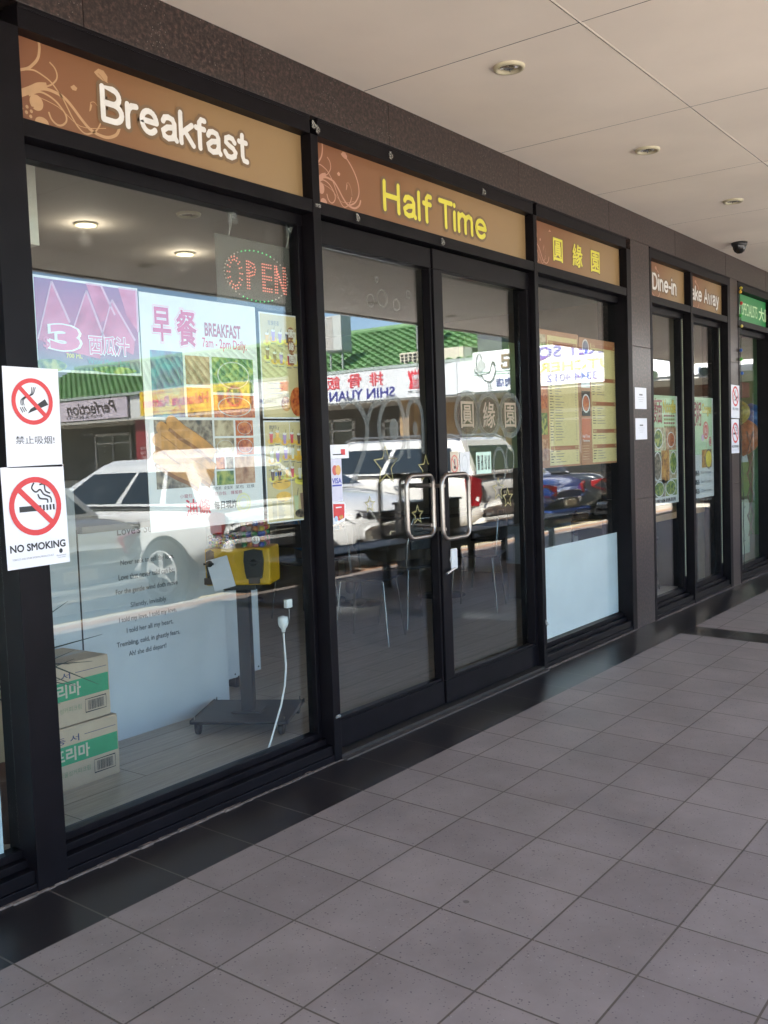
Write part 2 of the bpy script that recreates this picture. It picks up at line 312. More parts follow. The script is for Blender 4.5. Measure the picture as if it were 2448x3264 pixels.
class Art(MB):
    """flat printed sheet: u to the right, v up, layers stacked half a millimetre apart towards the viewer"""
    def __init__(s, org, u=(1, 0, 0), v=(0, 0, 1), step=0.0006):
        super().__init__(); s.o = Vector(org); s.u = Vector(u).normalized(); s.w = Vector(v).normalized(); s.n = s.u.cross(s.w); s.st = step
    def P(s, a, b, lay): return s.u*a + s.w*b + s.n*(lay*s.st)
    def poly(s, pts, mat, lay=1):
        a = sum(pts[i][0]*pts[(i+1) % len(pts)][1]-pts[(i+1) % len(pts)][0]*pts[i][1] for i in range(len(pts)))
        if a < 0: pts = pts[::-1]
        s.add([s.P(x, y, lay) for x, y in pts], [tuple(range(len(pts)))], mat); return s
    def rect(s, a, b, c, d, mat, lay=1): return s.poly([(a, b), (c, b), (c, d), (a, d)], mat, lay)
    def disc(s, a, b, r, mat, lay=1, ry=None, n=20, rot=0):
        ry = ry or r; c, k = math.cos(rot), math.sin(rot); p = []
        for i in range(n):
            t = 2*PI*i/n; x, y = r*math.cos(t), ry*math.sin(t); p.append((a+x*c-y*k, b+x*k+y*c))
        return s.poly(p, mat, lay)
    def ring(s, a, b, r, w, mat, lay=1, ry=None, n=36):
        ry = ry or r; vs = []; fs = []
        for i in range(n):
            t = 2*PI*i/n; vs.append(s.P(a+r*math.cos(t), b+ry*math.sin(t), lay)); vs.append(s.P(a+(r-w)*math.cos(t), b+(ry-w)*math.sin(t), lay))
        for i in range(n): j = (i+1) % n; fs.append((2*i, 2*j, 2*j+1, 2*i+1))
        s.add(vs, fs, mat); return s
    def stroke(s, pts, w, mat, lay=1, close=False, smooth=0, taper=False, mit=.45):
        P = [Vector(p) for p in pts]
        if smooth:
            Q = []
            for i in range(len(P)-1):
                p0 = P[max(i-1, 0)]; p1 = P[i]; p2 = P[i+1]; p3 = P[min(i+2, len(P)-1)]
                for k in range(smooth):
                    t = k/smooth
                    Q.append(0.5*((2*p1)+(p2-p0)*t+(2*p0-5*p1+4*p2-p3)*t*t+(3*p1-p0-3*p2+p3)*t**3))
            P = Q+[P[-1]]
        n = len(P); vs = []
        for i, p in enumerate(P):
            a = P[(i-1) % n] if (close or i > 0) else p; b = P[(i+1) % n] if (close or i < n-1) else p
            d = (b-a); d = d.normalized() if d.length > 1e-9 else Vector((1, 0)); q = Vector((-d.y, d.x))
            ww = w/2*(1 if not taper else (1-0.8*i/(n-1)))
            if close or 0 < i < n-1:
                d1 = (p-a).normalized(); c = max(mit, abs(d1.dot(d))); ww /= c
            vs += [s.P(*(p+q*ww), lay), s.P(*(p-q*ww), lay)]
        fs = [(2*i+1, 2*i+3, 2*i+2, 2*i) for i in range(n-1)]
        if close: fs.append((2*n-1, 1, 0, 2*n-2))
        s.add(vs, fs, mat); return s
    def text(s, t, a, b, c, d, mat, lay=1, off=0.0, shear=0.0, skew=0.0, sp=1.0):
        """text fitted into the box (a,b)-(c,d); off thickens it without changing the fit"""
        v0, _ = glyphs(t, 0.0, shear, sp); v, f = glyphs(t, off, shear, sp)
        if not v0: return s
        x0 = min(p[0] for p in v0); x1 = max(p[0] for p in v0); y0 = min(p[1] for p in v0); y1 = max(p[1] for p in v0)
        kx = (c-a)/max(x1-x0, 1e-6); ky = (d-b)/max(y1-y0, 1e-6)
        s.add([s.P(a+(p[0]-x0)*kx, b+(p[1]-y0)*ky+(p[0]-x0)*kx*skew, lay+p[2]*.6) for p in v], f, mat); return s
    def rounded(s, t, a, b, c, d, mat, lay, wt):
        """stroke-built rounded lettering between baseline b and cap height d"""
        tot = sum(ROUND[ch][0] for ch in t)-.2; kx = (c-a)/tot; ky = d-b; x = a; k = 0
        for ch in t:
            adv, sts = ROUND[ch][:2]
            for st_ in sts:
                P = [(x+p[0]*kx, b+p[1]*ky) for p in st_]; k += 1; L2 = lay+.12*(k % 5)
                s.stroke(P, wt, mat, L2, mit=.93)
                for i_, p_ in enumerate(P): s.disc(p_[0], p_[1], wt/2, mat, L2+.7+.06*((i_+3*k) % 13), n=16)
            x += adv*kx
        return s
    def sheet(s, w, h, th, mat, v0=0.0):
        """the carrying sheet itself, thickness th behind layer 0"""
        A = [s.P(0, v0, 0), s.P(w, v0, 0), s.P(w, h, 0), s.P(0, h, 0)]; B = [p - s.n*th for p in A]
        return s.add(A+B, [(0, 1, 2, 3), (7, 6, 5, 4), (0, 4, 5, 1), (1, 5, 6, 2), (2, 6, 7, 3), (3, 7, 4, 0)], mat)
    def quad_sheet(s, pts, th, mat):
        A = [s.P(x, y, 0) for x, y in pts]; B = [p - s.n*th for p in A]
        return s.add(A+B, [(0, 1, 2, 3), (7, 6, 5, 4), (0, 4, 5, 1), (1, 5, 6, 2), (2, 6, 7, 3), (3, 7, 4, 0)], mat)
    def done(s, name, parent=None): return s.build(name, parent, loc=s.o)

G = 0.09          # y of every glass pane
# ================================================================== THE SETTING
SL = 0.03165
# walkway, laid to a fall of 1:32 away from the shops
light_tile = tiles('speckled_grey_tiles', 0.3, 0.3, (0.232, 0.194, 0.181), (0.275, 0.232, 0.214), (0.10, 0.08, 0.062), 0.0032, off=(0, 0.4425), rough=0.5, speck=62, spec=0.4, rvar=0.1)
dark_tile = tiles('charcoal_border_tiles', 0.3, 0.3, (0.020, 0.017, 0.018), (0.016, 0.014, 0.015), (0.085, 0.072, 0.062), 0.003, off=(0, 0.2930), rough=0.3, spec=0.3, rvar=0.01)
def sloped(name, rects, mat, dz=0.0, th=0.0):
    b = MB()
    for x0, y0, x1, y1 in rects:
        n = 1
        b.add([(x0, y0, 0), (x1, y0, 0), (x1, y1, 0), (x0, y1, 0)], [(0, 1, 2, 3)], mat)
    o = b.build(name); o.rotation_euler = (math.atan(SL), 0, 0); o.location = (0, 0, dz); return o
BX0, BX1 = 4.70, 4.99
tag(sloped('walkway', [(-8, -4.35, BX0, -0.293), (BX1, -4.35, 18.2, -0.293)], light_tile), kind='structure')
tag(sloped('walkway_border', [(-8, -0.293, 18.2, 0.12), (BX0, -4.35, BX1, -0.293)], dark_tile), kind='structure')
# light brick edge strip and kerb of the walkway, out in the sun
brick = tiles('orange_brick_paving', 0.23, 0.115, (0.42, 0.24, 0.15), (0.33, 0.19, 0.125), (0.2, 0.17, 0.14), 0.006, offset=0.5, rough=0.8, spec=0.3)
tag(sloped('brick_paving', [(-8, -4.55, 18.2, -4.35)], brick, dz=0.0), kind='structure')
kb = MB(); kb.box((-8, -4.66, -0.30), (18.2, -4.55, -0.142), M('concrete_kerb', (0.42, 0.38, 0.32), 0.85, var=0.15, scale=20, bump=0.4))
tag(kb.build('kerb', bevel=0.01), kind='structure')
asphalt = M('asphalt', (0.36, 0.325, 0.28), 0.9, var=0.3, scale=60, bump=0.5)
gb = MB(); gb.add([(-300, -300, -0.25), (300, -300, -0.25), (300, 300, -0.25), (-300, 300, -0.25)], [(0, 1, 2, 3)], asphalt)
tag(gb.build('car_park'), kind='structure')
pm = MB()
for x in (2.55, 4.82, 7.1, 9.3, 10.35, 12.75, 15.1):
    pm.box((x, -9.6, -0.249), (x+0.1, -4.9, -0.246), M('road_paint', (0.75, 0.74, 0.7), 0.7, var=0.12))
tag(pm.build('parking_lines'), kind='structure')

# soffit over the walkway with hair joints, and the roof slab over it
soff_m = M('soffit_paint', (0.84, 0.755, 0.665), 0.75, var=0.07, scale=1.3)
b = MB(); ZS = 2.855
xs = [-8.0] + [1.755 + 1.191*k for k in range(-8, 15)] + [18.6]
xs = sorted(set([x for x in xs if -8 <= x <= 18.6])); ys = [-4.12, -3.39, -2.2, -1.01, 0.02]
for i in range(len(xs)-1):
    for j in range(len(ys)-1):
        g = 0.003
        b.box((xs[i]+g, ys[j]+g, ZS), (xs[i+1]-g, ys[j+1]-g, ZS+0.012), soff_m)
b.box((-8, -4.16, ZS+0.012), (18.6, 0.5, 3.25), M('joint_shadow', (0.05, 0.045, 0.04), 0.9))
for x_ in xs[1:-1]: b.box((x_-0.0028, -4.12, ZS+0.0006), (x_+0.0028, 0.0, ZS+0.010), M('joint_filler', (0.035, 0.03, 0.026), 0.9))
for y_ in ys[1:-1]: b.box((-8, y_-0.0022, ZS+0.0012), (18.6, y_+0.0022, ZS+0.010), M('joint_filler', (0.035, 0.03, 0.026), 0.9))
b.box((-8, -4.19, ZS-0.012), (18.6, -4.125, 3.27), M('awning_edge', (0.42, 0.38, 0.33), 0.6))
tag(b.build('ceiling'), kind='structure')
# flush trim strip along the cover joint of the soffit
tr = MB(); rq = random.Random(4); x_ = -8.0
while x_ < 18.6:
    w_ = rq.uniform(.15, .9); tr.box((x_, -1.0180-rq.uniform(0, .0015), ZS-0.0018), (min(18.6, x_+w_), -1.0140, ZS-0.0004), M('soffit_trim', (0.74, 0.68, 0.60), 0.7)); x_ += w_+rq.choice((0.0, .02, .35))
tag(tr.build('ceiling_trim'), kind='structure')

# building shell: granite fascia and columns
bld = thing('shop_building', 'low shop building faced in dark brown granite above and between the shopfronts', 'building', (0, 0, 0))
def gran(name, a, c): 
    q = MB(); q.box(a, c, granite_m); return q.build(name, bld, bevel=0.002)
xj = [-8, -3.2, -1.2, 0.31, 1.02, 1.93, 3.13, 4.33, 5.53, 6.73, 7.93, 9.13, 11.5, 18.6]
fb = MB()
for i in range(len(xj)-1): fb.box((xj[i]+0.001, 0.0, 2.666), (xj[i+1]-0.001, 0.25, ZS), granite_m)
fb.build('fascia', bld, bevel=0.0015)
for x0, x1 in ((4.676, 5.01), (6.842, 7.055)):
    q = MB()
    for z0, z1 in ((0.0, 0.9), (0.9, 1.95), (1.95, 2.666)): q.box((x0, 0.001, z0+0.001), (x1, 0.25, z1-0.001), granite_m)
    q.build('column', bld, bevel=0.0015)
for x0, x1 in ((-8, -2.4), (11.6, 18.6)): q = MB(); q.box((x0, 0.0, 0), (x1, 0.25, 2.666), granite_m); q.build('end_wall', bld)
rf = MB(); rf.box((-8, 0.25, 2.9), (18.6, 8, 3.2), M('roof_slab', (0.2, 0.2, 0.2), 0.9)); rf.build('roof', bld)

# dining room inside
floor_m = tiles('wood_look_floor', 1.2, 0.2, (0.50, 0.42, 0.345), (0.41, 0.345, 0.28), (0.05, 0.04, 0.03), 0.0022, off=(0.35, 0.03), offset=0.37, rough=0.42, wood=True, spec=0.4, rvar=0.08, freq=2)
b = MB(); b.add([(-2.4, 0.10, 0.002), (6.95, 0.10, 0.002), (6.95, 6.2, 0.002), (-2.4, 6.2, 0.002)], [(0, 1, 2, 3)], floor_m)
tag(b.build('floor'), kind='structure')
wallp = M('tan_wall_paint', (0.30, 0.26, 0.21), 0.8, var=0.08, scale=3)
b = MB(); b.box((-2.4, 6.1, 0), (6.95, 6.2, 2.6), wallp); b.box((-2.5, 0.1, 0), (-2.4, 6.2, 2.6), wallp); b.box((6.90, 0.1, 0), (6.96, 6.2, 2.6), wallp)
tag(b.build('wall'), kind='structure')
b = MB(); cm = M('inner_ceiling_paint', (0.38, 0.35, 0.31), 0.85, var=0.05, scale=2)
b.box((-2.4, 0.13, 2.6), (11.6, 6.1, 2.66), cm)
tag(b.build('inner_ceiling'), kind='structure')
# green neighbouring shop interior
b = MB(); gw = M('green_shop_wall', (0.17, 0.33, 0.15), 0.7, var=0.2, scale=4)
b.box((6.97, 3.0, 0), (11.6, 3.1, 2.6), gw); b.box((11.5, 0.1, 0), (11.6, 3.1, 2.6), gw)
tag(b.build('wall'), kind='structure')
b = MB(); b.add([(6.96, 0.10, 0.002), (11.6, 0.10, 0.002), (11.6, 3.0, 0.002), (6.96, 3.0, 0.002)], [(0, 1, 2, 3)], M('vinyl_floor', (0.22, 0.21, 0.19), 0.4))
tag(b.build('floor'), kind='structure')

# ================================================================== SHOPFRONT FRAMES
FT = 0.14
def front(name, label, x0, x1, mull, group=None, sill=0.12, zt=2.278, zu=2.33, head=2.592, yf=0.0, transom=True):
    """fixed window: sill with stepped bead, jambs, transom, head, mullions and panes"""
    t = thing(name, label, 'window', ((x0+x1)/2, 0, 0), 0, group)
    ox = (x0+x1)/2
    def L(q, n): q.v = [(v[0]-ox, v[1], v[2]) for v in q.v]; return q.build(n, t, bevel=0.002)
    q = MB(); q.box((x0, yf, head), (x1, FT, 2.664), frame_m); q.box((x0, yf-0.004, 2.650), (x1, yf, 2.664), frame_m); L(q, 'head_rail')
    q = MB(); q.box((x0, yf+0.002, zt), (x1, FT-0.002, zu), frame_m); q.box((x0, 0.062, zt-0.045), (x1, 0.118, zt), frame_m); L(q, 'transom')
    q = MB(); q.box((x0, yf+0.012, 0.03), (x1, FT, 0.07), frame_m); q.box((x0, yf+0.045, 0.07), (x1, FT, 0.095), frame_m)
    q.box((x0, yf+0.07, 0.095), (x1, FT-0.02, sill), frame_m); q.box((x0, yf+0.004, 0.0), (x1, FT, 0.03), frame_m); L(q, 'sill')
    return t, ox, L
def pane(t, ox, x0, x1, z0, z1, y=G, name='glass_pane', mat=None):
    q = MB(); q.box((x0-ox, y-0.003, z0), (x1-ox, y+0.003, z1), mat or glass_m); return q.build(name, t)
def vert(x0, x1, z0=0.0, z1=2.592, y0=-0.001, y1=FT+0.001, mat=frame_m, inner=True, n='mullion', t=None, ox=0):
    q = MB(); q.box((x0, y0, z0), (x1, y1, z1), mat)
    q.v = [(v[0]-ox, v[1], v[2]) for v in q.v]; return q.build(n, t, bevel=0.002)

# window A: left of the no-smoking mullion (only its edge shows)
t, ox, L = front('shopfront_window', 'next shopfront window cut off at the left edge of the photo', -1.55, -0.03, [])
vert(-1.6, -1.55, t=t, ox=ox); pane(t, ox, -1.55, -0.03, 0.1, 2.28); pane(t, ox, -1.55, -0.03, 2.33, 2.6)
# window B: the large breakfast window
t, ox, L = front('shopfront_window', 'largest shopfront window, with the breakfast posters behind its glass', 0.075, 1.385, [])
vert(-0.03, 0.075, t=t, ox=ox); vert(1.385, 1.431, t=t, ox=ox)
vert(1.36, 1.384, z0=0.115, z1=2.24, y0=0.066, y1=0.118, n='glazing_bead', t=t, ox=ox)
pane(t, ox, 0.075, 1.385, 0.115, 2.28)
# window C: right of the doors
t, ox, L = front('shopfront_window', 'shopfront window with a yellow menu over a white lower panel', 3.325, 4.603, [])
vert(3.284, 3.325, t=t, ox=ox); vert(4.603, 4.674, t=t, ox=ox)
pane(t, ox, 3.325, 4.603, 0.115, 2.28)
# window D + E: dine-in and take-away panes
t, ox, L = front('shopfront_window', 'far shopfront window of two tall panes between granite columns', 5.012, 6.84, [], sill=0.13)
vert(5.012, 5.05, t=t, ox=ox); vert(5.856, 5.905, t=t, ox=ox); vert(6.77, 6.84, t=t, ox=ox)
vert(5.80, 5.855, z0=0.115, z1=2.24, y0=0.066, y1=0.118, n='glazing_bead', t=t, ox=ox)
vert(6.71, 6.769, z0=0.115, z1=2.24, y0=0.066, y1=0.118, n='glazing_bead', t=t, ox=ox)
pane(t, ox, 5.05, 5.856, 0.115, 2.28); pane(t, ox, 5.905, 6.77, 0.115, 2.28)
# window F: neighbouring shop with the green sign
t, ox, L = front('shopfront_window', 'window of the neighbouring shop under a green sign at the right edge', 7.056, 11.6, [], sill=0.13)
vert(7.056, 7.1, t=t, ox=ox); vert(8.12, 8.2, t=t, ox=ox); vert(9.9, 9.98, t=t, ox=ox)
pane(t, ox, 7.1, 8.12, 0.115, 2.28); pane(t, ox, 8.2, 11.5, 0.115, 2.28)
# door surround: head rail, transom, threshold
t = thing('door_frame', 'dark frame and threshold around the pair of glass doors', 'door frame', (2.357, 0, 0))
q = MB(); q.box((-0.926, 0, 2.592), (0.927, FT, 2.664), frame_m); q.box((-0.926, -0.004, 2.650), (0.927, 0, 2.664), frame_m); q.build('head_rail', t, bevel=0.002)
q = MB(); q.box((-0.926, 0.002, 2.278), (0.927, FT-0.002, 2.33), frame_m); q.build('transom', t, bevel=0.002)
q = MB(); q.box((-0.926, 0.0, 0.0), (0.927, FT, 0.022), M('threshold_metal', (0.02, 0.017, 0.015), 0.6, 0.0, 0.3, 40)); q.box((-0.926, -0.03, 0.0), (0.927, 0.0, 0.008), M('threshold_lip', (0.06, 0.05, 0.045), 0.6)); q.build('threshold', t)
# worn mortar bead where the frames meet the paving
q = MB(); mo = M('worn_mortar', (0.13, 0.10, 0.085), 0.9, var=0.5, scale=30, bump=0.6)
for x0, x1 in ((-1.6, 1.43), (3.29, 4.67), (5.02, 6.84), (7.06, 11.5)):
    x = x0
    while x < x1:
        w = random.uniform(0.02, 0.11); w = min(w, x1-x); d = random.uniform(0.006, 0.02)
        q.box((x, -d*.6, 0.0), (x+w, 0.011, random.uniform(0.003, 0.008)), mo); x += w
tag(q.build('mortar_bead'), 'worn grey mortar line where the shopfront frames meet the dark tiles', 'mortar', kind='stuff')

# glass doors
def door(x0, x1, yf, label, sl, sr, handle, lock=False):
    t = thing('glass_door', label, 'door', ((x0+x1)/2, yf, 0)); w = (x1-x0)/2; D = 0.05
    def bx(n, a, c, m=frame_m, p=t, bv=0.002): q = MB(); q.box(a, c, m); return q.build(n, p, bevel=bv)
    bx('top_rail', (-w, 0, 2.175), (w, D, 2.27))
    br = bx('bottom_rail', (-w, 0, 0.03), (w, D, 0.145))
    bx('kick_bead', (-w+sl, 0.006, 0.145), (w-sr, 0.044, 0.160))
    bx('stile', (-w, 0.0005, 0.146), (-w+sl, D, 2.174)); bx('stile', (w-sr, 0.0005, 0.146), (w, D, 2.174))
    yg = G-yf; q = MB(); q.box((-w+sl, yg-0.003, 0.146), (w-sr, yg+0.003, 2.174), door_glass_m); q.build('glass_pane', t)
    bx('glazing_bead', (-w+sl, D, 0.146), (-w+sl+0.012, D+0.02, 2.174), rubber)
    hx0, hx1, z0, z1, hy = handle; hx0 -= (x0+x1)/2; hx1 -= (x0+x1)/2; hy -= yf; r = 0.045; pts = []
    for cx, cz, a0 in ((hx1-r, z1-r, 0), (hx0+r, z1-r, 90), (hx0+r, z0+r, 180), (hx1-r, z0+r, 270)):
        for k in range(6): a = R(a0+k*18); pts.append((cx+r*math.cos(a), hy, cz+r*math.sin(a)))
    pts.append(pts[0]); pts.append(pts[1])
    h = MB().tube(pts, 0.0112, steel, 12, cap=False)
    xm = hx0+0.02 if handle[0] > 2.2 else hx1-0.02
    for z in (z0+0.05, z1-0.05): h.tube([(xm, hy, z), (xm, 0.055, z)], 0.010, steel, 10)
    h.build('handle', t)
    return t, w
door(1.431, 2.30, 0.045, 'left glass door with a thin steel loop handle beside the payment stickers', 0.03, 0.012, (1.985, 2.205, 0.885, 1.178, 0.010))
d2_, w2 = door(2.306, 3.284, 0.036, 'right glass door with a steel loop handle and a bolt lock', 0.078, 0.03, (2.214, 2.455, 0.862, 1.172, -0.035))
# thumb-turn lock of the right door
q = MB(); lx = 2.345-(2.306+3.284)/2
q.lathe([(0.0, -0.016), (0.022, -0.014), (0.028, 0.0)], M('pale_plastic', (0.6, 0.62, 0.62), 0.35), (lx+0.055, 0, 0.745), 'Y', 20)
q.box((lx+0.028, -0.014, 0.695), (lx+0.082, 0.0, 0.80), M('pale_plastic', (0.6, 0.62, 0.62), 0.35))
q.tube([(lx+0.04, -0.02, 0.70), (lx-0.045, -0.028, 0.685)], 0.0065, chrome, 10)
q.build('lock', d2_, bevel=0.01)

# ================================================================== FASCIA SIGNS
SWIRL = {
'a': [(0.103, 0.27), (0.105, 0.248), (0.098, 0.216), (0.078, 0.19), (0.054, 0.171), (0.0, 0.150)],
'b': [(0.0, 0.150), (0.035, 0.162), (0.062, 0.171), (0.085, 0.174), (0.112, 0.167), (0.136, 0.157), (0.155, 0.141), (0.18, 0.115), (0.197, 0.088), (0.21, 0.067), (0.232, 0.040), (0.261, 0.026), (0.3, 0.045), (0.322, 0.078)],
'c': [(0.138, 0.215), (0.155, 0.203), (0.163, 0.185), (0.159, 0.167), (0.141, 0.148), (0.124, 0.138)],
'd': [(0.124, 0.138), (0.094, 0.127), (0.065, 0.107), (0.0, 0.066)],
'e': [(0.073, 0.109), (0.104, 0.125), (0.128, 0.129), (0.154, 0.127), (0.184, 0.12), (0.214, 0.098), (0.248, 0.066), (0.284, 0.041), (0.338, 0.033), (0.379, 0.050), (0.395, 0.076)],
'f': [(0.058, 0.093), (0.093, 0.113), (0.123, 0.112), (0.152, 0.101), (0.172, 0.085), (0.187, 0.067), (0.188, 0.048), (0.172, 0.032), (0.153, 0.029), (0.134, 0.041), (0.125, 0.061)]}
sign_bg = [(0.175, 0.062, 0.026), (0.19, 0.085, 0.034), (0.245, 0.148, 0.066), (0.255, 0.165, 0.078)]
tanprint = M('tan_ornament', (0.42, 0.25, 0.13), 0.4)
pinkprint = M('pink_tan_ornament', (0.44, 0.23, 0.16), 0.4)
def swirl(a, k=1.0, m1=tanprint, lay=1, flower=True, leaf='right', ox=0.0):
    T = lambda P: [(p[0]*k+ox, p[1]) for p in P]
    for n_, w in (('a', 0.0085), ('b', 0.005), ('c', 0.005), ('e', 0.010), ('f', 0.006)):
        P = [p for p in T(SWIRL[n_])]; a.stroke(P, w*k, m1, lay + (0.2 if n_ in 'be' else 0), smooth=5)
    a.stroke(T([(0.124, 0.138), (0.094, 0.130), (0.065, 0.112), (0.0, 0.075)]), 0.022*k, m1, lay+0.4, smooth=5)
    a.stroke(T([(0.07, 0.10), (0.16, 0.085), (0.24, 0.045), (0.34, 0.062)]), 0.0022*k, m1, lay+0.3, smooth=5)
    a.stroke(T([(0.325, 0.085), (0.318, 0.115), (0.30, 0.135), (0.283, 0.13)]), 0.002*k, m1, lay, smooth=5)
    a.poly(T([(0.283, 0.13), (0.29, 0.122), (0.283, 0.105), (0.277, 0.10)]), m1, lay+0.5)
    a.poly(T([(0.21, 0.160), (0.224, 0.170), (0.236, 0.163), (0.231, 0.153), (0.218, 0.152)]), m1, lay)
    if flower:
        dk = M('sign_brown', (0.20, 0.08, 0.04), 0.4)
        a.disc(0.083*k+ox, 0.078, 0.024*k, m1, lay+0.6, 0.024); a.disc(0.099*k+ox, 0.022, 0.024*k, m1, lay+0.6, 0.017)
        a.poly(T([(0.0, 0.135), (0.02, 0.128), (0.032, 0.10), (0.022, 0.078), (0.0, 0.07)]), m1, lay+0.6)
        a.poly(T([(0.055, 0.06), (0.074, 0.063), (0.064, 0.05)]), dk, lay+1.2)
        for px_, pz in ((0.049, 0.057), (0.063, 0.047), (0.046, 0.04), (0.06, 0.031), (0.03, 0.048)): a.disc(px_*k+ox, pz, 0.0055*k, m1, lay+1.4, 0.0055, n=10)
def hleaf(a, x, z, k=1.0, m1=tanprint, lay=1):
    P = [(-0.026, 0.006), (-0.008, 0.022), (0.012, 0.021), (0.027, 0.006), (0.025, -0.013), (0.006, -0.012), (-0.014, -0.004)]
    a.poly([(x+p[0]*k, z+p[1]*k) for p in P], m1, lay)
def signboard(name, label, x0, x1, z0, z1, text, tb, tcol, outline, kind, cjk=False, wgt=.19):
    w = x1-x0; a = Art((x0, 0.052, z0))
    base = gradient('sign_gradient', sign_bg, 'X', 0.0, w, 0.42)
    a.sheet(w, z1-z0, 0.004, base)
    if kind == 1:
        swirl(a); hleaf(a, 0.33, 0.226); a.stroke([(0.34, 0.222), (0.355, 0.212), (0.371, 0.205)], 0.003, tanprint, 1.3)
        a.stroke([(0.318, 0.232), (0.33, 0.226), (0.345, 0.212)], 0.0016, M('sign_brown', (0.20, 0.08, 0.04), 0.4), 2.2)
    if kind == 2:
        swirl(a, 0.86, pinkprint)
        a.stroke([(0.235, 0.245), (0.262, 0.228), (0.30, 0.19), (0.325, 0.145), (0.328, 0.10), (0.30, 0.06), (0.26, 0.04)], 0.007, pinkprint, 1.1, smooth=6)
        hleaf(a, 0.232, 0.243, 0.8, pinkprint, 2)
    if kind == 3:
        swirl(a, 0.62, pinkprint, flower=False); a.poly([(0.245, 0.222), (0.262, 0.236), (0.28, 0.225)], pinkprint, 1)
    if kind == 4:
        a.stroke([(0.0, 0.05), (0.03, 0.03), (0.07, 0.05), (0.05, 0.11), (0.0, 0.14)], 0.005, pinkprint, 1, smooth=6)
        a.stroke([(0.12, 0.05), (0.2, 0.015), (0.27, 0.03), (0.30, 0.08), (0.31, 0.13), (0.28, 0.19), (0.22, 0.222)], 0.006, pinkprint, 1.1, smooth=6)
        hleaf(a, 0.215, 0.222, 0.7, pinkprint, 2)
    ob = M('letter_outline_brown', (0.155, 0.095, 0.05), 0.45)
    for (s, bx) in zip(text, tb):
        u0, v0, u1, v1 = bx[0]-x0, bx[1]-z0, bx[2]-x0, bx[3]-z0
        th = 0.022 if not cjk else 0.018
        if cjk:
            a.text(s, u0, v0, u1, v1, ob, 3, off=outline); a.text(s, u0, v0, u1, v1, tcol, 5, off=th)
        else:
            wt = (v1-v0)*wgt; a.rounded(s, u0, v0, u1, v1, ob, 3, wt+(v1-v0)*.22); a.rounded(s, u0, v0, u1, v1, tcol, 6, wt)
    o = a.done(name); tag(o, label, 'sign'); return o
yel = M('yellow_letters', (0.62, 0.56, 0.06), 0.45); wht = M('white_letters', (0.66, 0.64, 0.62), 0.45)
signboard('fascia_sign', 'long brown sign reading Breakfast in white, with a tan flower scroll', 0.075, 1.385, 2.328, 2.597, ['Breakfast'], [(0.405, 2.418, 1.055, 2.521)], wht, 0.075, 1)
signboard('fascia_sign', 'brown sign reading Half Time in yellow above the glass doors', 1.431, 3.284, 2.328, 2.597, ['Half Time'], [(1.945, 2.398, 2.835, 2.519)], yel, 0.070, 2)
signboard('fascia_sign', 'short brown sign with three yellow Chinese characters', 3.325, 4.603, 2.328, 2.597, ['圓', '緣', '園'], [(3.625, 2.392, 3.745, 2.523), (3.885, 2.392, 4.02, 2.527), (4.15, 2.392, 4.278, 2.523)], yel, 0.06, 3, True)
signboard('fascia_sign', 'small brown sign reading Dine-in in white', 5.05, 5.856, 2.328, 2.597, ['Dine-in'], [(5.20, 2.402, 5.67, 2.505)], wht, 0.05, 4)
signboard('fascia_sign', 'small brown sign reading ake Away with its first letter behind the mullion', 5.905, 6.77, 2.328, 2.597, ['Take Away'], [(5.925, 2.412, 6.675, 2.512)], wht, 0.05, 4)
a = Art((7.1, 0.052, 2.328)); a.sheet(4.4, 0.255, 0.004, M('green_sign', (0.02, 0.22, 0.06), 0.4))
a.text('BLAR SPECIALISTS', 0.03, 0.075, 0.735, 0.185, M('pale_green_letters', (0.6, 0.8, 0.5), 0.5), 1, off=0.0)
a.text('大圓眼鏡', 0.79, 0.068, 1.5, 0.19, M('pale_green_letters', (0.6, 0.8, 0.5), 0.5), 1, off=0.02)
tag(a.done('fascia_sign'), 'bright green sign of the neighbouring shop reading SPECIALISTS at the right edge', 'sign')
a = Art((-1.55, 0.052, 2.328)); a.sheet(1.52, 0.269, 0.004, M('brown_sign_plain', (0.36, 0.19, 0.09), 0.4))
tag(a.done('fascia_sign'), 'plain brown sign of the next shop past the left mullion', 'sign')

# ================================================================== CEILING LIGHTS AND CAMERA
def downlight(x, y, label, z=ZS, lit=False, group='downlights in the ceilings'):
    t = thing('downlight', label, 'ceiling light', (x, y, z), 0, group)
    rim = M('downlight_rim', (0.52, 0.47, 0.33), 0.4)
    MB().lathe([(0.046, 0.0), (0.046, -0.006), (0.052, -0.013), (0.062, -0.011), (0.066, -0.001), (0.066, 0.0)], rim, n=32).build('rim', t)
    if lit:
        MB().lathe([(0.0, -0.004), (0.046, -0.004)], emit('lamp_glow', (1.0, 0.93, 0.85), 1.2), n=24).build('lamp', t)
        pl = bpy.data.lights.new('lamp_light', 'POINT'); pl.energy = 0.35; pl.color = (1, 0.85, 0.68); pl.shadow_soft_size = 0.04
        po = bpy.data.objects.new('lamp_light', pl); C.objects.link(po); po.location = (0, 0, -0.08); po.parent = t
    else:
        q = MB(); q.lathe([(0.0, -0.002), (0.018, -0.003), (0.020, -0.006), (0.030, -0.004), (0.046, -0.001)], M('lamp_reflector', (0.55, 0.53, 0.5), 0.18, 0.9), n=20)
        for k in range(4): a_ = k*PI/2+0.4; q.tube([(0.022*math.cos(a_), 0.022*math.sin(a_), -0.004), (0.036*math.cos(a_), 0.036*math.sin(a_), -0.006)], 0.004, chrome, 6)
        q.build('lamp', t)
    return t
for i, x in enumerate((1.944, 3.444, 4.932)):
    downlight(x, -0.608, ('nearest and largest unlit downlight in the walkway soffit', 'middle unlit downlight in the walkway soffit', 'farthest unlit downlight in the walkway soffit, beyond the other two')[i])
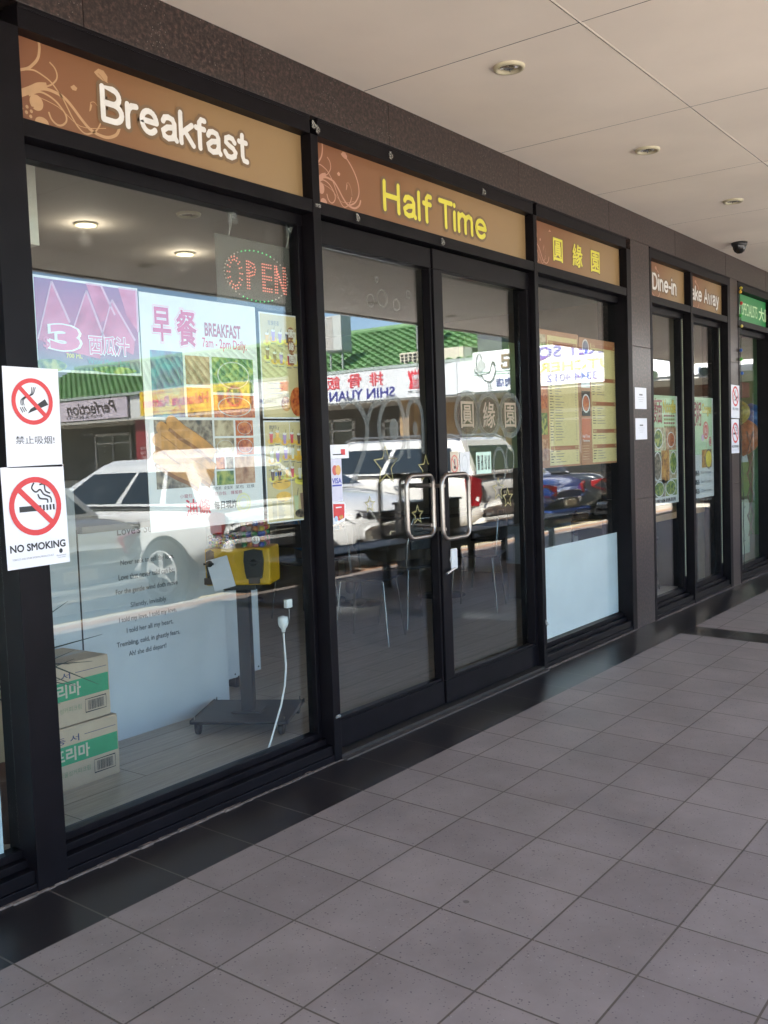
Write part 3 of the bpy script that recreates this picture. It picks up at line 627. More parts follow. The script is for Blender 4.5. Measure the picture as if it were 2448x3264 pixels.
for i, x in enumerate((0.45, 6.43, 7.93)): downlight(x, -0.608, 'unlit downlight hidden further along the walkway soffit')
for x in (3.54, 5.05, 6.57, 8.1, 9.6): downlight(x, -3.45, 'unlit downlight near the outer edge of the walkway soffit, seen mirrored in the glass')
downlight(1.70, 1.90, 'lit downlight inside, nearer the left jamb of the breakfast window', 2.6, True)
downlight(2.61, 2.12, 'lit downlight inside, to the right of the other lit one', 2.6, True)
downlight(1.95, 1.35, 'unlit round light between and above the two lit ones', 2.6)
t = thing('security_camera', 'black dome security camera on the soffit near the far end of the shopfront', 'security camera', (6.37, -0.222, ZS)); t.scale = (.86, .86, .86)
MB().lathe([(0.0, 0.0), (0.072, 0.0), (0.070, -0.022), (0.062, -0.034)], black, n=28).build('base', t)
MB().lathe([(0.060, -0.030), (0.058, -0.055), (0.044, -0.082), (0.022, -0.098), (0.0, -0.102)], M('dome_gloss', (0.01, 0.01, 0.01), 0.06), n=28).build('dome', t)
MB().lathe([(0.0, 0.0), (0.012, 0.002), (0.016, 0.01)], M('lens', (0.05, 0.05, 0.06), 0.1), (0.0, -0.055, -0.058), 'Y', 14).build('lens', t)

# clear plastic hooks stuck on the frames
HP = [(1.400, 2.63, 'left clear hook of the pair between the Breakfast and Half Time signs'), (1.424, 2.617, 'right clear hook of the pair between the Breakfast and Half Time signs'), (1.926, 2.622, 'clear hook on the frame above the Half of Half Time'), (2.738, 2.614, 'clear hook on the frame above the end of Half Time'),
      (1.412, 2.308, 'clear hook lying sideways at the foot of the Half Time sign, on the mullion'), (1.669, 2.305, 'clear hook on the transom below the flower scroll of Half Time'), (2.332, 2.302, 'clear hook on the transom below the T of Time'), (1.410, 0.193, 'clear hook low on the left door mullion near the threshold'), (3.304, 0.278, 'clear hook low on the mullion beside the white panel')]
hb = MB(); hb.lathe([(0.0, -0.004), (0.008, -0.004), (0.009, 0)], clear, (0, 0, 0.006), 'Y', 14); hb.box((-0.009, -0.003, -0.02), (0.009, 0, 0.018), clear)
hb.tube([(0, -0.004, 0.008), (0, -0.012, -0.004), (0, -0.014, -0.016), (0, -0.007, -0.022), (0, -0.002, -0.018)], 0.0032, M('hook_clear', (0.35, 0.34, 0.31), 0.2, alpha=.5), 8)
h0 = hb.build('adhesive_hook', bevel=0.0015)
for i, (x, z, lab) in enumerate(HP):
    h = h0 if i == 0 else h0.copy()
    if i: C.objects.link(h)
    h.location = (x, -0.004, z); tag(h, lab, 'hook', 'clear hooks stuck on the frames')
    if i in (4, 7): h.rotation_euler = (0, PI/2, 0)
    h.scale = (0.75, 1.0, 0.85)
#PART2
# ================================================================== NOTICES OUTSIDE
def nosmoke(x, z, w, h, label, kind, y=-0.006, tilt=0.0):
    a = Art((x, y, z)); k = w/0.215
    a.sheet(w, h, 0.0008, paper)
    cx, cy, r = w*0.50, h*(0.66 if kind == 1 else 0.60), w*(0.37 if kind == 1 else 0.415)
    if kind == 1:
        a.poly([(cx-r*.25, cy-r*.52), (cx-r*.10, cy-r*.32), (cx+r*.62, cy+.12*r), (cx+r*.78, cy-r*.12)], ink, 1)
        for j in range(3):
            a.stroke([(cx-r*.30-j*r*.09, cy-r*.42-j*r*.03), (cx-r*.42-j*r*.09, cy-r*.22-j*r*.02)], r*.04, ink, 1)
            a.stroke([(cx-r*.40-j*.07*r, cy-r*.18), (cx-r*.42-j*.06*r, cy+r*.05), (cx-r*.2-j*.05*r, cy+r*.22), (cx+r*.05-j*.05*r, cy+r*.32), (cx+r*.18-j*.09*r, cy+r*.62)], r*.035, ink, 1, smooth=5)
        a.text('禁止吸烟!', w*.17, h*.235, w*.87, h*.315, ink, 1)
    else:
        a.rect(cx-r*.62, cy-r*.17, cx+r*.22, cy+r*.02, ink, 1)
        for j in range(4): a.rect(cx+r*(.28+j*.13), cy-r*.17, cx+r*(.35+j*.13), cy+r*.02, ink, 1)
        a.stroke([(cx+r*.62, cy+.08*r), (cx+r*.60, cy+.26*r), (cx+r*.35, cy+.38*r), (cx+r*.22, cy+.55*r), (cx+r*.05, cy+.48*r), (cx-r*.1, cy+.62*r), (cx, cy+.8*r)], r*.055, ink, 1, smooth=5)
        a.stroke([(cx+r*.48, cy+.08*r), (cx+r*.46, cy+.2*r), (cx+r*.2, cy+.25*r), (cx+r*.12, cy+.4*r)], r*.055, ink, 1, smooth=5)
        a.stroke([(cx+r*.2, cy+.72*r), (cx+r*.38, cy+.72*r), (cx+r*.42, cy+.5*r), (cx+r*.6, cy+.4*r)], r*.055, ink, 1, smooth=5)
        a.text('NO SMOKING', w*.06, h*.165, w*.94, h*.235, ink, 1, off=0.03)
        a.text('TOBACCO AND OTHER SMOKING PRODUCTS ACT', w*.08, h*.085, w*.74, h*.102, greyink, 1)
        a.disc(w*.86, h*.125, w*.03, ink, 1, w*.035); a.text('Queensland', w*.78, h*.073, w*.94, h*.088, ink, 1); a.text('Government', w*.80, h*.055, w*.93, h*.067, greyink, 1)
    a.stroke([(cx-r*.66, cy+r*.66), (cx+r*.66, cy-r*.66)], r*.19, red, 2)
    a.ring(cx, cy, r, r*.19, red, 3)
    o = a.done('no_smoking_notice'); o.rotation_euler = (0, tilt, 0)
    return tag(o, label, 'notice', 'no smoking notices')
nosmoke(-0.052, 1.293, 0.188, 0.298, 'no smoking notice with Chinese characters, on the left mullion', 1, tilt=R(0.6))
nosmoke(-0.070, 0.992, 0.213, 0.303, 'NO SMOKING notice in English, on the left mullion below the Chinese one', 2, tilt=R(-0.8))
nosmoke(6.812, 1.470, 0.235, 0.285, 'small far no smoking notice, upper one on the second granite column', 1, tilt=R(1.0))
nosmoke(6.812, 1.163, 0.215, 0.295, 'small far no smoking notice, lower one on the second granite column', 2)
for z, lab in ((1.522, 'upper white letter sheet on the wide granite column'), (1.311, 'lower white letter sheet on the wide granite column')):
    a = Art((4.70, -0.002, z)); a.sheet(0.208, 0.147, 0.0008, paper)
    a.rect(0.075, 0.093, 0.135, 0.103, greyink, 1)
    for j in range(3): a.rect(0.05+0.012*j, 0.078-0.014*j, 0.16-0.012*j, 0.0805-0.014*j, M('faint_ink', (0.45, 0.45, 0.48)), 1)
    tag(a.done('notice_sheet'), lab, 'notice', 'letter sheets on the column')

# ================================================================== POSTERS BEHIND THE GLASS
PY = G+0.008
cream = M('cream_menu_paper', (0.58, 0.47, 0.24), 0.4, var=0.03); laminate = M('white_laminate', (0.70, 0.69, 0.68), 0.3, var=0.02)
F = dict(
 bread=food('photo_pastry', (0.06, 0.02, 0.005), (0.40, 0.15, 0.03), (0.62, 0.32, 0.07), 22),
 dump=food('photo_dumplings', (0.16, 0.05, 0.02), (0.38, 0.18, 0.09), (0.58, 0.34, 0.2), 18),
 violet=food('photo_violet', (0.05, 0.05, 0.10), (0.13, 0.12, 0.24), (0.10, 0.30, 0.38), 14),
 green=food('photo_greens', (0.015, 0.04, 0.015), (0.06, 0.15, 0.03), (0.38, 0.40, 0.08), 26),
 redf=food('photo_red_noodles', (0.16, 0.015, 0.005), (0.42, 0.07, 0.012), (0.6, 0.18, 0.04), 40),
 broth=food('photo_broth', (0.12, 0.08, 0.05), (0.4, 0.3, 0.16), (0.65, 0.55, 0.38), 30),
 dark=food('photo_dark_dish', (0.03, 0.025, 0.02), (0.14, 0.10, 0.07), (0.35, 0.28, 0.2), 30),
 pale=food('photo_pale_dish', (0.08, 0.06, 0.035), (0.30, 0.22, 0.12), (0.55, 0.44, 0.28), 20))
# 1. watermelon juice poster
a = Art((0.135, PY, 1.592)); w, h = 0.412, 0.300
melon = food('photo_melon', (0.36, 0.02, 0.08), (0.50, 0.07, 0.16), (0.60, 0.14, 0.26), 9)
a.sheet(w, h, 0.001, laminate); a.rect(0.008, 0.008, w-0.006, h-0.008, gradient('melon_back', [(0.08, 0.22, 0.26), (0.30, 0.07, 0.18), (0.36, 0.05, 0.15), (0.22, 0.05, 0.17)], 'Z', 0.0, 0.3, 0.35), 1)
for k, P in enumerate([[(0.01, 0.10), (0.07, 0.285), (0.13, 0.16), (0.12, 0.06)], [(0.11, 0.07), (0.20, 0.27), (0.27, 0.10), (0.24, 0.05)], [(0.25, 0.12), (0.30, 0.25), (0.39, 0.12), (0.38, 0.07)], [(0.20, 0.292), (0.26, 0.292), (0.31, 0.2), (0.25, 0.17)], [(0.33, 0.292), (0.405, 0.292), (0.405, 0.15), (0.36, 0.2)]]):
    a.poly(P, melon, 2+k*0.3); a.stroke([P[1], P[2]], 0.008, M('melon_edge', (0.66, 0.36, 0.48), 0.4), 4); a.stroke([P[0], P[1]], 0.005, M('melon_edge', (0.66, 0.36, 0.48), 0.4), 4)
a.text('3', 0.065, 0.075, 0.15, 0.145, white, 6, off=0.10); a.text('3', 0.065, 0.075, 0.15, 0.145, M('pink_print', (0.65, 0.16, 0.3), 0.4), 7, off=0.055)
for s_, x0, x1 in (('$', 0.028, 0.05),): a.text(s_, x0, 0.07, x1, 0.11, M('pink_print', (0.65, 0.16, 0.3), 0.4), 6, off=0.02)
a.text('西瓜汁', 0.20, 0.065, 0.36, 0.125, white, 6, off=0.055); a.text('西瓜汁', 0.20, 0.065, 0.36, 0.125, M('pink_print', (0.65, 0.16, 0.3), 0.4), 7, off=0.015)
a.text('700 ML', 0.11, 0.047, 0.17, 0.06, M('yellow_print', (0.75, 0.65, 0.12), 0.4), 6, off=0.02)
a.text('Water Melon Juice', 0.19, 0.025, 0.36, 0.05, M('teal_print', (0.05, 0.3, 0.3), 0.4), 6)
a.disc(0.05, 0.02, 0.06, F['green'], 4, 0.02); a.disc(0.3, 0.015, 0.09, F['green'], 4, 0.012)
tag(a.done('poster'), 'pink watermelon juice poster at the left of the breakfast window', 'poster')
# 2. breakfast poster
a = Art((0.552, PY, 1.045)); w, h = 0.571, 0.838
a.sheet(w, h, 0.001, laminate)
pk = M('magenta_print', (0.55, 0.03, 0.14), 0.4); pk2 = M('pink_halo', (0.75, 0.42, 0.5), 0.4)
for s_, b_ in (('早', (0.055, 0.675, 0.135, 0.79)), ('餐', (0.165, 0.665, 0.255, 0.79))):
    a.text(s_, *b_, pk2, 1, off=0.075); a.text(s_, *b_, white, 2, off=0.045); a.text(s_, *b_, pk, 3, off=0.022)
a.text('BREAKFAST', 0.30, 0.708, 0.485, 0.755, M('maroon_print', (0.36, 0.05, 0.09), 0.4), 1, off=0.03)
a.text('7am - 2pm Daily.', 0.285, 0.655, 0.515, 0.70, M('red_pen', (0.62, 0.03, 0.12), 0.5), 1, shear=0.0, off=0.012)
cells = [(0.036, 0.405, 0.185, 0.640, 'violet'), (0.196, 0.525, 0.315, 0.630, 'dump'), (0.196, 0.405, 0.315, 0.514, 'bread'), (0.327, 0.50, 0.545, 0.632, 'green'), (0.327, 0.405, 0.545, 0.49, 'redf'),
         (0.036, 0.15, 0.315, 0.395, 'dark'), (0.325, 0.335, 0.425, 0.395, 'pale'), (0.435, 0.335, 0.53, 0.395, 'redf'), (0.325, 0.262, 0.425, 0.327, 'pale'), (0.435, 0.262, 0.53, 0.327, 'redf'),
         (0.325, 0.21, 0.37, 0.255, 'redf'), (0.378, 0.21, 0.415, 0.255, 'dark'), (0.423, 0.15, 0.53, 0.255, 'dump'), (0.325, 0.15, 0.415, 0.203, 'green')]
for x0, z0, x1, z1, k in cells: a.rect(x0, z0, x1, z1, F[k], 1)
for (x, z, rx, rz, mt, rm) in ((0.436, 0.566, 0.085, 0.052, white, F['green']), (0.436, 0.447, 0.09, 0.038, white, F['redf']), (0.375, 0.295, 0.042, 0.026, white, F['pale']), (0.483, 0.295, 0.042, 0.028, white, F['redf']), (0.483, 0.365, 0.04, 0.025, white, F['redf']), (0.11, 0.52, 0.06, 0.09, M('blue_bowl', (0.1, 0.2, 0.3), 0.4), F['violet'])):
    a.disc(x, z, rx, M('bowl_rim', (.5, .48, .44), .4) if mt is white else mt, 2, rz); a.disc(x, z, rx*.93, rm, 3, rz*.92)
dough = M('fried_dough', (0.55, 0.26, 0.07), 0.5, var=0.3, scale=26); dough2 = M('fried_dough_shade', (0.28, 0.11, 0.03), 0.5, var=0.3, scale=20)
for k, (p, q_) in enumerate([((0.07, 0.36), (0.312, 0.20)), ((0.05, 0.315), (0.30, 0.165)), ((0.045, 0.255), (0.24, 0.158)), ((0.115, 0.382), (0.312, 0.262))]):
    P = [(p[0]+(q_[0]-p[0])*t/4, p[1]+(q_[1]-p[1])*t/4+0.004*math.sin(t*1.9+k)) for t in range(5)]
    a.stroke(P, 0.060, dough2, 2+k); a.stroke([(x+0.002, z+0.006) for x, z in P], 0.044, dough, 2.5+k)
    a.disc(P[0][0], P[0][1]+.006, 0.024, dough, 2.8+k, 0.024)
for i, s_ in enumerate(('牛肉粥', '皮蛋粥', '菜包', '豆漿')): a.text(s_, 0.30+0.06*i, 0.132, 0.345+0.06*i, 0.145, ink, 1)
a.text('油條', 0.165, 0.045, 0.285, 0.105, M('bold_red', (0.7, 0.03, 0.05), 0.4), 2, off=0.02)
a.text('每日現炸', 0.305, 0.06, 0.425, 0.09, ink, 2, off=0.02)
a.ring(0.46, 0.075, 0.04, 0.008, M('pale_yellow', (0.78, 0.75, 0.45), 0.4), 1); a.ring(0.46, 0.075, 0.026, 0.006, M('pale_yellow', (0.78, 0.75, 0.45), 0.4), 1)
for i, s_ in enumerate(('小籠包', '肉燒包', '豆沙包', '蘿蔔糕')): a.text(s_, 0.14+0.085*i, 0.112, 0.20+0.085*i, 0.126, M('maroon_print', (0.36, 0.05, 0.09), 0.4), 1)
tag(a.done('poster'), 'big white breakfast poster with pink Chinese heading and food photos', 'poster')
# 3+4. drinks menus
def drinks(x, z, w, h, label, top):
    a = Art((x, PY, z)); a.sheet(w, h, 0.001, laminate); a.rect(0.006, 0.006, w-0.006, h-0.006, cream, 1)
    rnd = random.Random(int(x*100+z*10)); cols = [(0.62, 0.08, 0.1), (0.75, 0.42, 0.06), (0.35, 0.18, 0.08), (0.72, 0.68, 0.5), (0.4, 0.25, 0.5), (0.3, 0.45, 0.15), (0.12, 0.06, 0.04)]
    sp = M('orange_splash', (0.78, 0.45, 0.06), 0.4, var=0.2); sy = M('yellow_splash', (0.8, 0.68, 0.12), 0.4)
    for r_ in range(2 if top else 3):
        for c_ in range(5):
            cx = 0.035+c_*(w-0.06)/4.2+rnd.uniform(-.006, .006); cz = h-0.07-r_*0.075+rnd.uniform(-.01, .01)
            if top: cz -= 0.03
            a.disc(cx, cz-0.014, 0.022, sp if rnd.random() < .5 else sy, 2, 0.012)
            k = rnd.choice(cols); mt = M('drink_%d' % cols.index(k), k, 0.35)
            a.poly([(cx-.011, cz+.02), (cx+.011, cz+.02), (cx+.007, cz-.02), (cx-.007, cz-.02)], mt, 3)
            a.disc(cx, cz+.02, .011, M('foam', (.75, .7, .62), .5), 4, .005); a.stroke([(cx+.003, cz+.02), (cx+.009, cz+.038)], .002, ink, 4)
            a.rect(cx-.014, cz-.034, cx+.014, cz-.031, greyink, 2)
    if top:
        br_ = M('stamp_brown', (0.3, 0.12, 0.05), 0.4)
        for i, s_ in enumerate('圓緣園'):
            zz = h-0.075-i*0.052; a.disc(w-0.055, zz, 0.022, br_, 3, 0.026); a.text(s_, w-0.07, zz-.016, w-0.04, zz+.016, M('stamp_white', (.75, .7, .6)), 4, off=.02)
        a.text('珍珠奶茶', 0.05, h-0.05, 0.115, h-0.03, greyink, 2); a.disc(w-0.03, 0.07, 0.045, F['redf'], 2, 0.06); a.disc(w-0.10, 0.06, 0.03, F['bread'], 2, 0.03)
        for i in range(3): a.rect(0.03, 0.14-i*.02, 0.12, 0.143-i*.02, greyink, 2)
    else:
        a.text('飲料', 0.03, h-0.035, 0.075, h-0.018, greyink, 2); a.rect(0.15, 0.006, 0.152, h-0.006, white, 2)
        a.stroke([(0.02, 0.215), (0.13, 0.215), (0.13, 0.185), (0.02, 0.185)], 0.0015, greyink, 2, close=True)
        for i in range(3): a.rect(0.055+i*.014, 0.19, 0.064+i*.014, 0.205, M('blue_cup', (0.05, 0.15, 0.5)), 3)
        a.disc(0.09, 0.155, 0.055, sp, 2, 0.022); a.disc(0.10, 0.105, 0.045, sp, 2, 0.02); a.disc(0.22, 0.165, 0.05, sy, 2, 0.018)
        for r_ in range(17):
            z_ = 0.088-r_*0.0045; a.rect(0.03, z_, 0.055, z_+.0018, greyink, 3); a.rect(0.065, z_, 0.065+rnd.uniform(.02, .045), z_+.0018, greyink, 3); a.rect(0.135, z_, 0.142, z_+.0018, greyink, 3)
        for i, k in enumerate(((.55, .6, .35), (.25, .15, .1), (.45, .3, .6))):
            cx = .175+i*.038; a.poly([(cx-.014, .105+i*.008), (cx+.014, .105+i*.008), (cx+.009, .045), (cx-.009, .045)], M('tall_drink_%d' % i, k), 3); a.stroke([(cx+.004, .1), (cx+.014, .135)], .0025, ink, 4)
        a.disc(.20, .03, .035, F['dark'], 2, .018); a.disc(.255, .022, .022, sy, 3, .016)
    return tag(a.done('poster'), label, 'poster', 'cream drinks menus')
drinks(1.142, 1.447, 0.238, 0.422, 'upper cream drinks menu beside the right bead of the breakfast window', True)
drinks(1.142, 1.026, 0.240, 0.413, 'lower cream drinks menu, under the other one', False)
# 5. yellow menu in the window right of the doors
def menu(x0, x1, z0, z1, label, seed):
    w, h = x1-x0, z1-z0; a = Art((x0, PY, z0)); rnd = random.Random(seed)
    orange = M('menu_orange', (0.40, 0.17, 0.075), 0.45); yel_ = M('menu_yellow', (0.66, 0.53, 0.24), 0.45); bar = M('menu_bar', (0.36, 0.12, 0.045), 0.45)
    a.sheet(w, h, 0.001, orange)
    c0 = 0.19 if seed == 1 else 0.17
    a.rect(c0, 0.012, w-0.02, h-0.03, yel_, 1)
    if seed == 1:
        z = h-0.14; 
        for k, n_ in enumerate(('pale', 'bread', 'redf', 'green', 'dump')):
            a.rect(0.01, z-0.02, c0-0.02, z+0.11, F[n_], 1); a.disc(c0/2-.005, z+.045, .06, F[n_], 2, .045); z -= 0.155
        bars = [(h-0.075, '湯麵'), (0.115, '小菜')]
        rows = [z_ for z_ in [h-0.10-0.0165*i for i in range(42)] if z_ > 0.15] + [0.095-0.0165*i for i in range(5)]
    else:
        a.rect(0.02, h-0.32, c0-.02, h-0.14, white, 1); a.disc(c0/2, h-.23, .055, F['green'], 2, .06)
        a.rect(0.02, h-0.50, c0-.02, h-0.34, ink, 1); a.ring(c0/2, h-.42, .058, .01, white, 2, .06); a.disc(c0/2, h-.42, .046, F['redf'], 2, .048)
        a.rect(0.02, 0.16, c0-.02, 0.30, M('menu_red', (0.6, 0.16, 0.08)), 1); a.ring(c0/2+.01, h-.06, .05, .008, white, 2, .05); a.disc(c0/2+.01, h-.06, .04, F['violet'], 2, .04)
        a.text('Half Time', .025, .175, .13, .195, white, 2); a.text('Takeaway', .025, .145, .13, .165, white, 2)
        for i in range(6): a.rect(.025, .12-i*.017, .12, .124-i*.017, M('faint_tan', (.6, .35, .2)), 1)
        bars = [(h-0.045, '炒飯'), (h-0.265, '特餐'), (h-0.42, '飯類'), (h-0.60, '麵類'), (0.115, '飲品')]
        rows = []
        for i, (zb, _) in enumerate(bars):
            lo = bars[i+1][0]+0.05 if i+1 < len(bars) else 0.02
            z_ = zb-0.03
            n_ = 0
            while z_ > lo and n_ < 8: rows.append(z_); z_ -= 0.0165; n_ += 1
    for zb, s_ in bars:
        a.rect(c0+.012, zb-.012, w-.03, zb+.014, bar, 2); a.text(s_, c0+.018, zb-.008, c0+.07, zb+.010, yel_, 3); a.text('$8.8', w-.08, zb-.008, w-.035, zb+.010, yel_, 3)
    for z_ in rows:
        if any(abs(z_-zb) < .018 for zb, _ in bars): continue
        x = c0+.015; u = rnd.uniform(.02, .055); a.rect(x, z_, x+u, z_+.0048, ink, 2)
        x = c0+.085; u = rnd.uniform(.05, .13); a.rect(x, z_, x+u, z_+.0036, greyink, 2); a.rect(w-.065, z_, w-.045, z_+.0036, greyink, 2)
    return tag(a.done('poster'), label, 'poster', 'yellow wall menus')
menu(3.42, 4.038, 1.16, 1.985, 'left sheet of the yellow menu, with a column of food photos down its edge', 1)
menu(4.046, 4.650, 1.16, 1.975, 'right sheet of the yellow menu, next to the dark jamb', 2)
# white film on the lower pane
q = MB(); q.box((-0.627, 0, 0), (0.625, 0.002, 0.552), M('frosted_white_film', (0.76, 0.81, 0.83), 0.35, var=0.07, scale=3, bump=.15))
q.box((-0.627, -0.001, -0.002), (0.625, 0.0, 0.0), ink)
tag(q.build('window_panel', loc=(3.965, G+0.012, 0.128)), 'pale blue-white panel filling the bottom of the window under the yellow menu', 'panel')
a = Art((-0.62, G+.012, 0.05)); a.sheet(.545, 0.95, .002, M('pale_blue_film', (.62, .72, .76), .4)); tag(a.done('poster'), 'pale sheet at the very left edge behind the next window', 'poster')
# 6. noodle and congee posters
a = Art((5.262, PY, 0.812)); w, h = 0.53, 0.825; mint = M('mint_paper', (0.50, 0.66, 0.42), 0.4)
a.sheet(w, h, 0.001, laminate); a.rect(.0, .33, w-.03, h, mint, 1)
a.text('麵', .02, .615, .20, .80, M('dark_red_print', (.3, .02, .04), .4), 3, off=.012)
yp = M('gold_print', (.78, .58, .06), .4)
a.text('Noodle', .225, .695, .49, .79, M('olive_outline', (.25, .2, .03)), 2, off=.05); a.text('Noodle', .225, .695, .49, .79, yp, 3, off=.012)
for i in range(4):
    for j in range(5): a.rect(.24+j*.047, .665-i*.028, .275+j*.047, .68-i*.028, M(('dark_red_print', 'olive_outline')[i % 2], (.3, .02, .04)), 2)
for x0, z0, x1, z1, k in ((.02, .41, .25, .585, 'broth'), (.262, .41, .49, .585, 'dump'), (.02, .2, .16, .40, 'dark'), (.17, .16, .34, .41, 'bread'), (.35, .19, .49, .40, 'broth'), (.02, .06, .24, .19, 'dark'), (.25, .06, .49, .18, 'green')): a.rect(x0, z0, x1, z1, F[k], 2)
for x, z, rx, rz, k in ((.12, .50, .09, .075, 'green'), (.42, .31, .08, .09, 'green'), (.09, .29, .08, .11, 'dark'), (.36, .12, .11, .06, 'green'), (.12, .12, .10, .06, 'green'), (.38, .49, .08, .06, 'redf')):
    a.ring(x, z, rx, .008, white, 3, rz); a.disc(x, z, rx*.9, F[k], 3, rz*.9)
a.text('牛肉麵 大滷麵 排骨麵 雲吞麵', .02, .015, .46, .045, ink, 2, off=.02)
tag(a.done('poster'), 'green and white Noodle poster with bowls of noodles', 'poster')
a = Art((6.178, PY, 0.808)); w, h = 0.47, 0.832
a.sheet(w, h, 0.001, laminate); a.rect(.0, .36, w-.03, h, mint, 1)
a.text('粥', .0, .60, .165, .79, M('dark_red_print', (.3, .02, .04), .4), 3, off=.015)
a.text('Congee', .19, .68, .42, .78, M('olive_outline', (.25, .2, .03)), 2, off=.05); a.text('Congee', .19, .68, .42, .78, yp, 3, off=.012)
for x, z, rx, rz in ((.28, .56, .07, .075), (.385, .465, .035, .04)):
    a.disc(x, z, rx, M('balloon_red', (.6, .06, .05)), 2, rz); a.ring(x, z, rx*.75, .006, white, 3, rz*.75); a.stroke([(x, z-rz), (x+.01, z-rz-.04), (x, z-rz-.08)], .004, M('balloon_red', (.6, .06, .05)), 2, smooth=3)
a.text('點心', .25, .535, .31, .585, white, 4)
a.disc(.2, .50, .03, M('lilac', (.55, .35, .6)), 2); a.rect(.17, .25, .42, .40, F['bread'], 2); a.disc(.34, .32, .09, F['dark'], 3, .085); a.disc(.34, .32, .075, yp, 4, .07)
for i, s_ in enumerate(('Fish Congee', 'Beef Congee', 'Chicken Congee', 'Pork Congee')):
    z_ = .28-.075*i-(.0); a.text('粥品', .005, z_-.09, .10, z_-.05, ink, 2, off=.03); a.text(s_, .15, z_-.088, .40, z_-.058, greyink, 2)
tag(a.done('poster'), 'green and white Congee poster with two red balloons', 'poster')
# LED strips on the two beads
for x, lab in ((5.868-0.04, 'thin LED light strip down the dark bead beside the Noodle poster'), (6.74, 'thin LED light strip down the dark bead beside the Congee poster')):
    q = MB(); q.box((-.009, 0, 0), (.009, .003, 2.03), M('led_strip_tape', (.20, .22, .17), .5))
    z_ = .02
    while z_ < 2.0: q.box((-.003, -.002, z_), (.003, 0, z_+.006), M('led_chip', (.5, .48, .3), .4)); z_ += .017
    tag(q.build('light_strip', loc=(x, .062, .22)), lab, 'light strip', 'LED strips on the window beads')
# stickers on the glass doors
SY = G-0.0045
sg = M('gold_outline_sticker', (0.40, 0.35, 0.14), 0.5, alpha=0.7); sw = M('frosted_sticker', (0.24, 0.26, 0.25), 0.6, alpha=0.33); st = M('tan_sticker', (0.5, 0.42, 0.3), 0.6, alpha=0.6)
def star(x, z, r, w, mat, name, label, cat='window sticker', grp=None, sx=1.0):
    a = Art((x, SY, z)); P = []
    for i in range(10):
        t_ = PI/2+i*PI/5; rr = r if i % 2 == 0 else r*.45; P.append((rr*math.cos(t_)*sx, rr*math.sin(t_)))
    a.stroke(P, w, mat, 0, close=True); return tag(a.done(name), label, cat, grp)
for x, z, r, lab in ((1.932, 1.232, .092, 'largest gold outline star on the left glass door'), (2.262, 1.205, .066, 'gold outline star beside the meeting stiles, above the handles'), (2.175, 0.985, .046, 'small gold outline star crossed by the left door handle'), (2.96, 1.065, .062, 'larger of the two gold stars low on the right glass door'), (3.06, 1.012, .055, 'smaller of the two gold stars low on the right glass door, nearer the jamb'), (1.80, 1.06, .035, 'tiny gold star below the big one')):
    star(x, z, r, .0065, sg, 'star_sticker', lab, grp='gold star outlines on the doors')
for i, (s_, x) in enumerate(zip('圓緣園', (2.66, 2.882, 3.115))):
    a = Art((x, SY, 1.472)); a.ring(0, 0, .128, .028, sw, 0, .128); a.disc(0, 0, .098, M('smoked_brown_film', (.10, .07, .05), .5, alpha=.45), 0); a.text(s_, -.062, -.068, .062, .068, st, 1, off=.012)
    tag(a.done('round_sticker'), ('first round frosted sticker with a Chinese character, next to the door stiles', 'middle round frosted sticker with a Chinese character on the right door', 'last round frosted sticker with a Chinese character, next to the jamb')[i], 'window sticker', 'round character stickers')
# frosted teapot-like scroll decals left door
a = Art((1.62, SY, 1.20))
for P, w_ in (([(0.0, .30), (.06, .33), (.13, .30), (.18, .22), (.16, .12), (.10, .02), (.05, -.04)], .03), ([(.18, .22), (.22, .30), (.30, .33)], .025), ([(.30, .10), (.27, .22), (.33, .33), (.42, .34), (.47, .24), (.46, .12), (.40, .06), (.32, .07), (.30, .10)], .028), ([(.50, .06), (.50, .28), (.56, .34), (.62, .28), (.62, .08)], .026)): a.stroke(P, w_, sw, 0, smooth=6)
a.disc(.385, .20, .035, sw, 0, .05); a.disc(.56, .20, .02, sw, 0, .035)
a.build('scroll_sticker', loc=a.o); tag(bpy.data.objects['scroll_sticker'], 'faint frosted scroll shapes across the middle of the left glass door', 'window sticker')
a = Art((2.98, SY, 1.19)); a.ring(0, 0, .075, .02, sw, 0, .11); a.ring(.12, .04, .05, .015, sw, 0, .08); a.stroke([(.06, .14), (.10, .22), (.2, .24)], .03, sw, 0, smooth=5)
tag(a.done('scroll_sticker'), 'faint frosted loop shape on the right glass door above the stars', 'window sticker')
t = thing('bubble_sticker', 'small faint frosted rings and bubbles near the top of the left door', 'window sticker', (1.86, SY, 1.98))
for x, z, r in ((0, 0, .03), (.09, .02, .04), (.2, .0, .028), (.3, .06, .02), (.05, .1, .015)): a = Art((x, 0, z)); a.ring(0, 0, r, .006, sw, 0); a.done('ring', t)
0 and tag(None, 'small faint frosted rings and bubbles near the top of the left door', 'window sticker')
a = Art((2.483, SY, 1.165)); a.sheet(.075, .118, .0006, M('cream_card', (.6, .5, .38))); a.ring(.0375, .055, .034, .005, red, 1, .045); a.stroke([(.015, .085), (.06, .025)], .005, red, 1); a.rect(.03, .03, .05, .045, ink, 1); a.rect(.035, .05, .045, .08, greyink, 1)
tag(a.done('window_sticker'), 'cream card with a red prohibition circle above the right door handle', 'window sticker')
a = Art((2.575, SY, 1.16)); a.sheet(.095, .12, .0006, M('white_sticker', (.7, .7, .7))); a.ring(.045, .06, .03, .004, M('grey_line', (.5, .5, .5)), 1, .045)
tag(a.done('window_sticker'), 'plain white card between the cream card and the opening hours', 'window sticker')
a = Art((2.735, SY, 1.158)); a.sheet(.155, .116, .0006, M('pale_mint_card', (.55, .72, .60)))
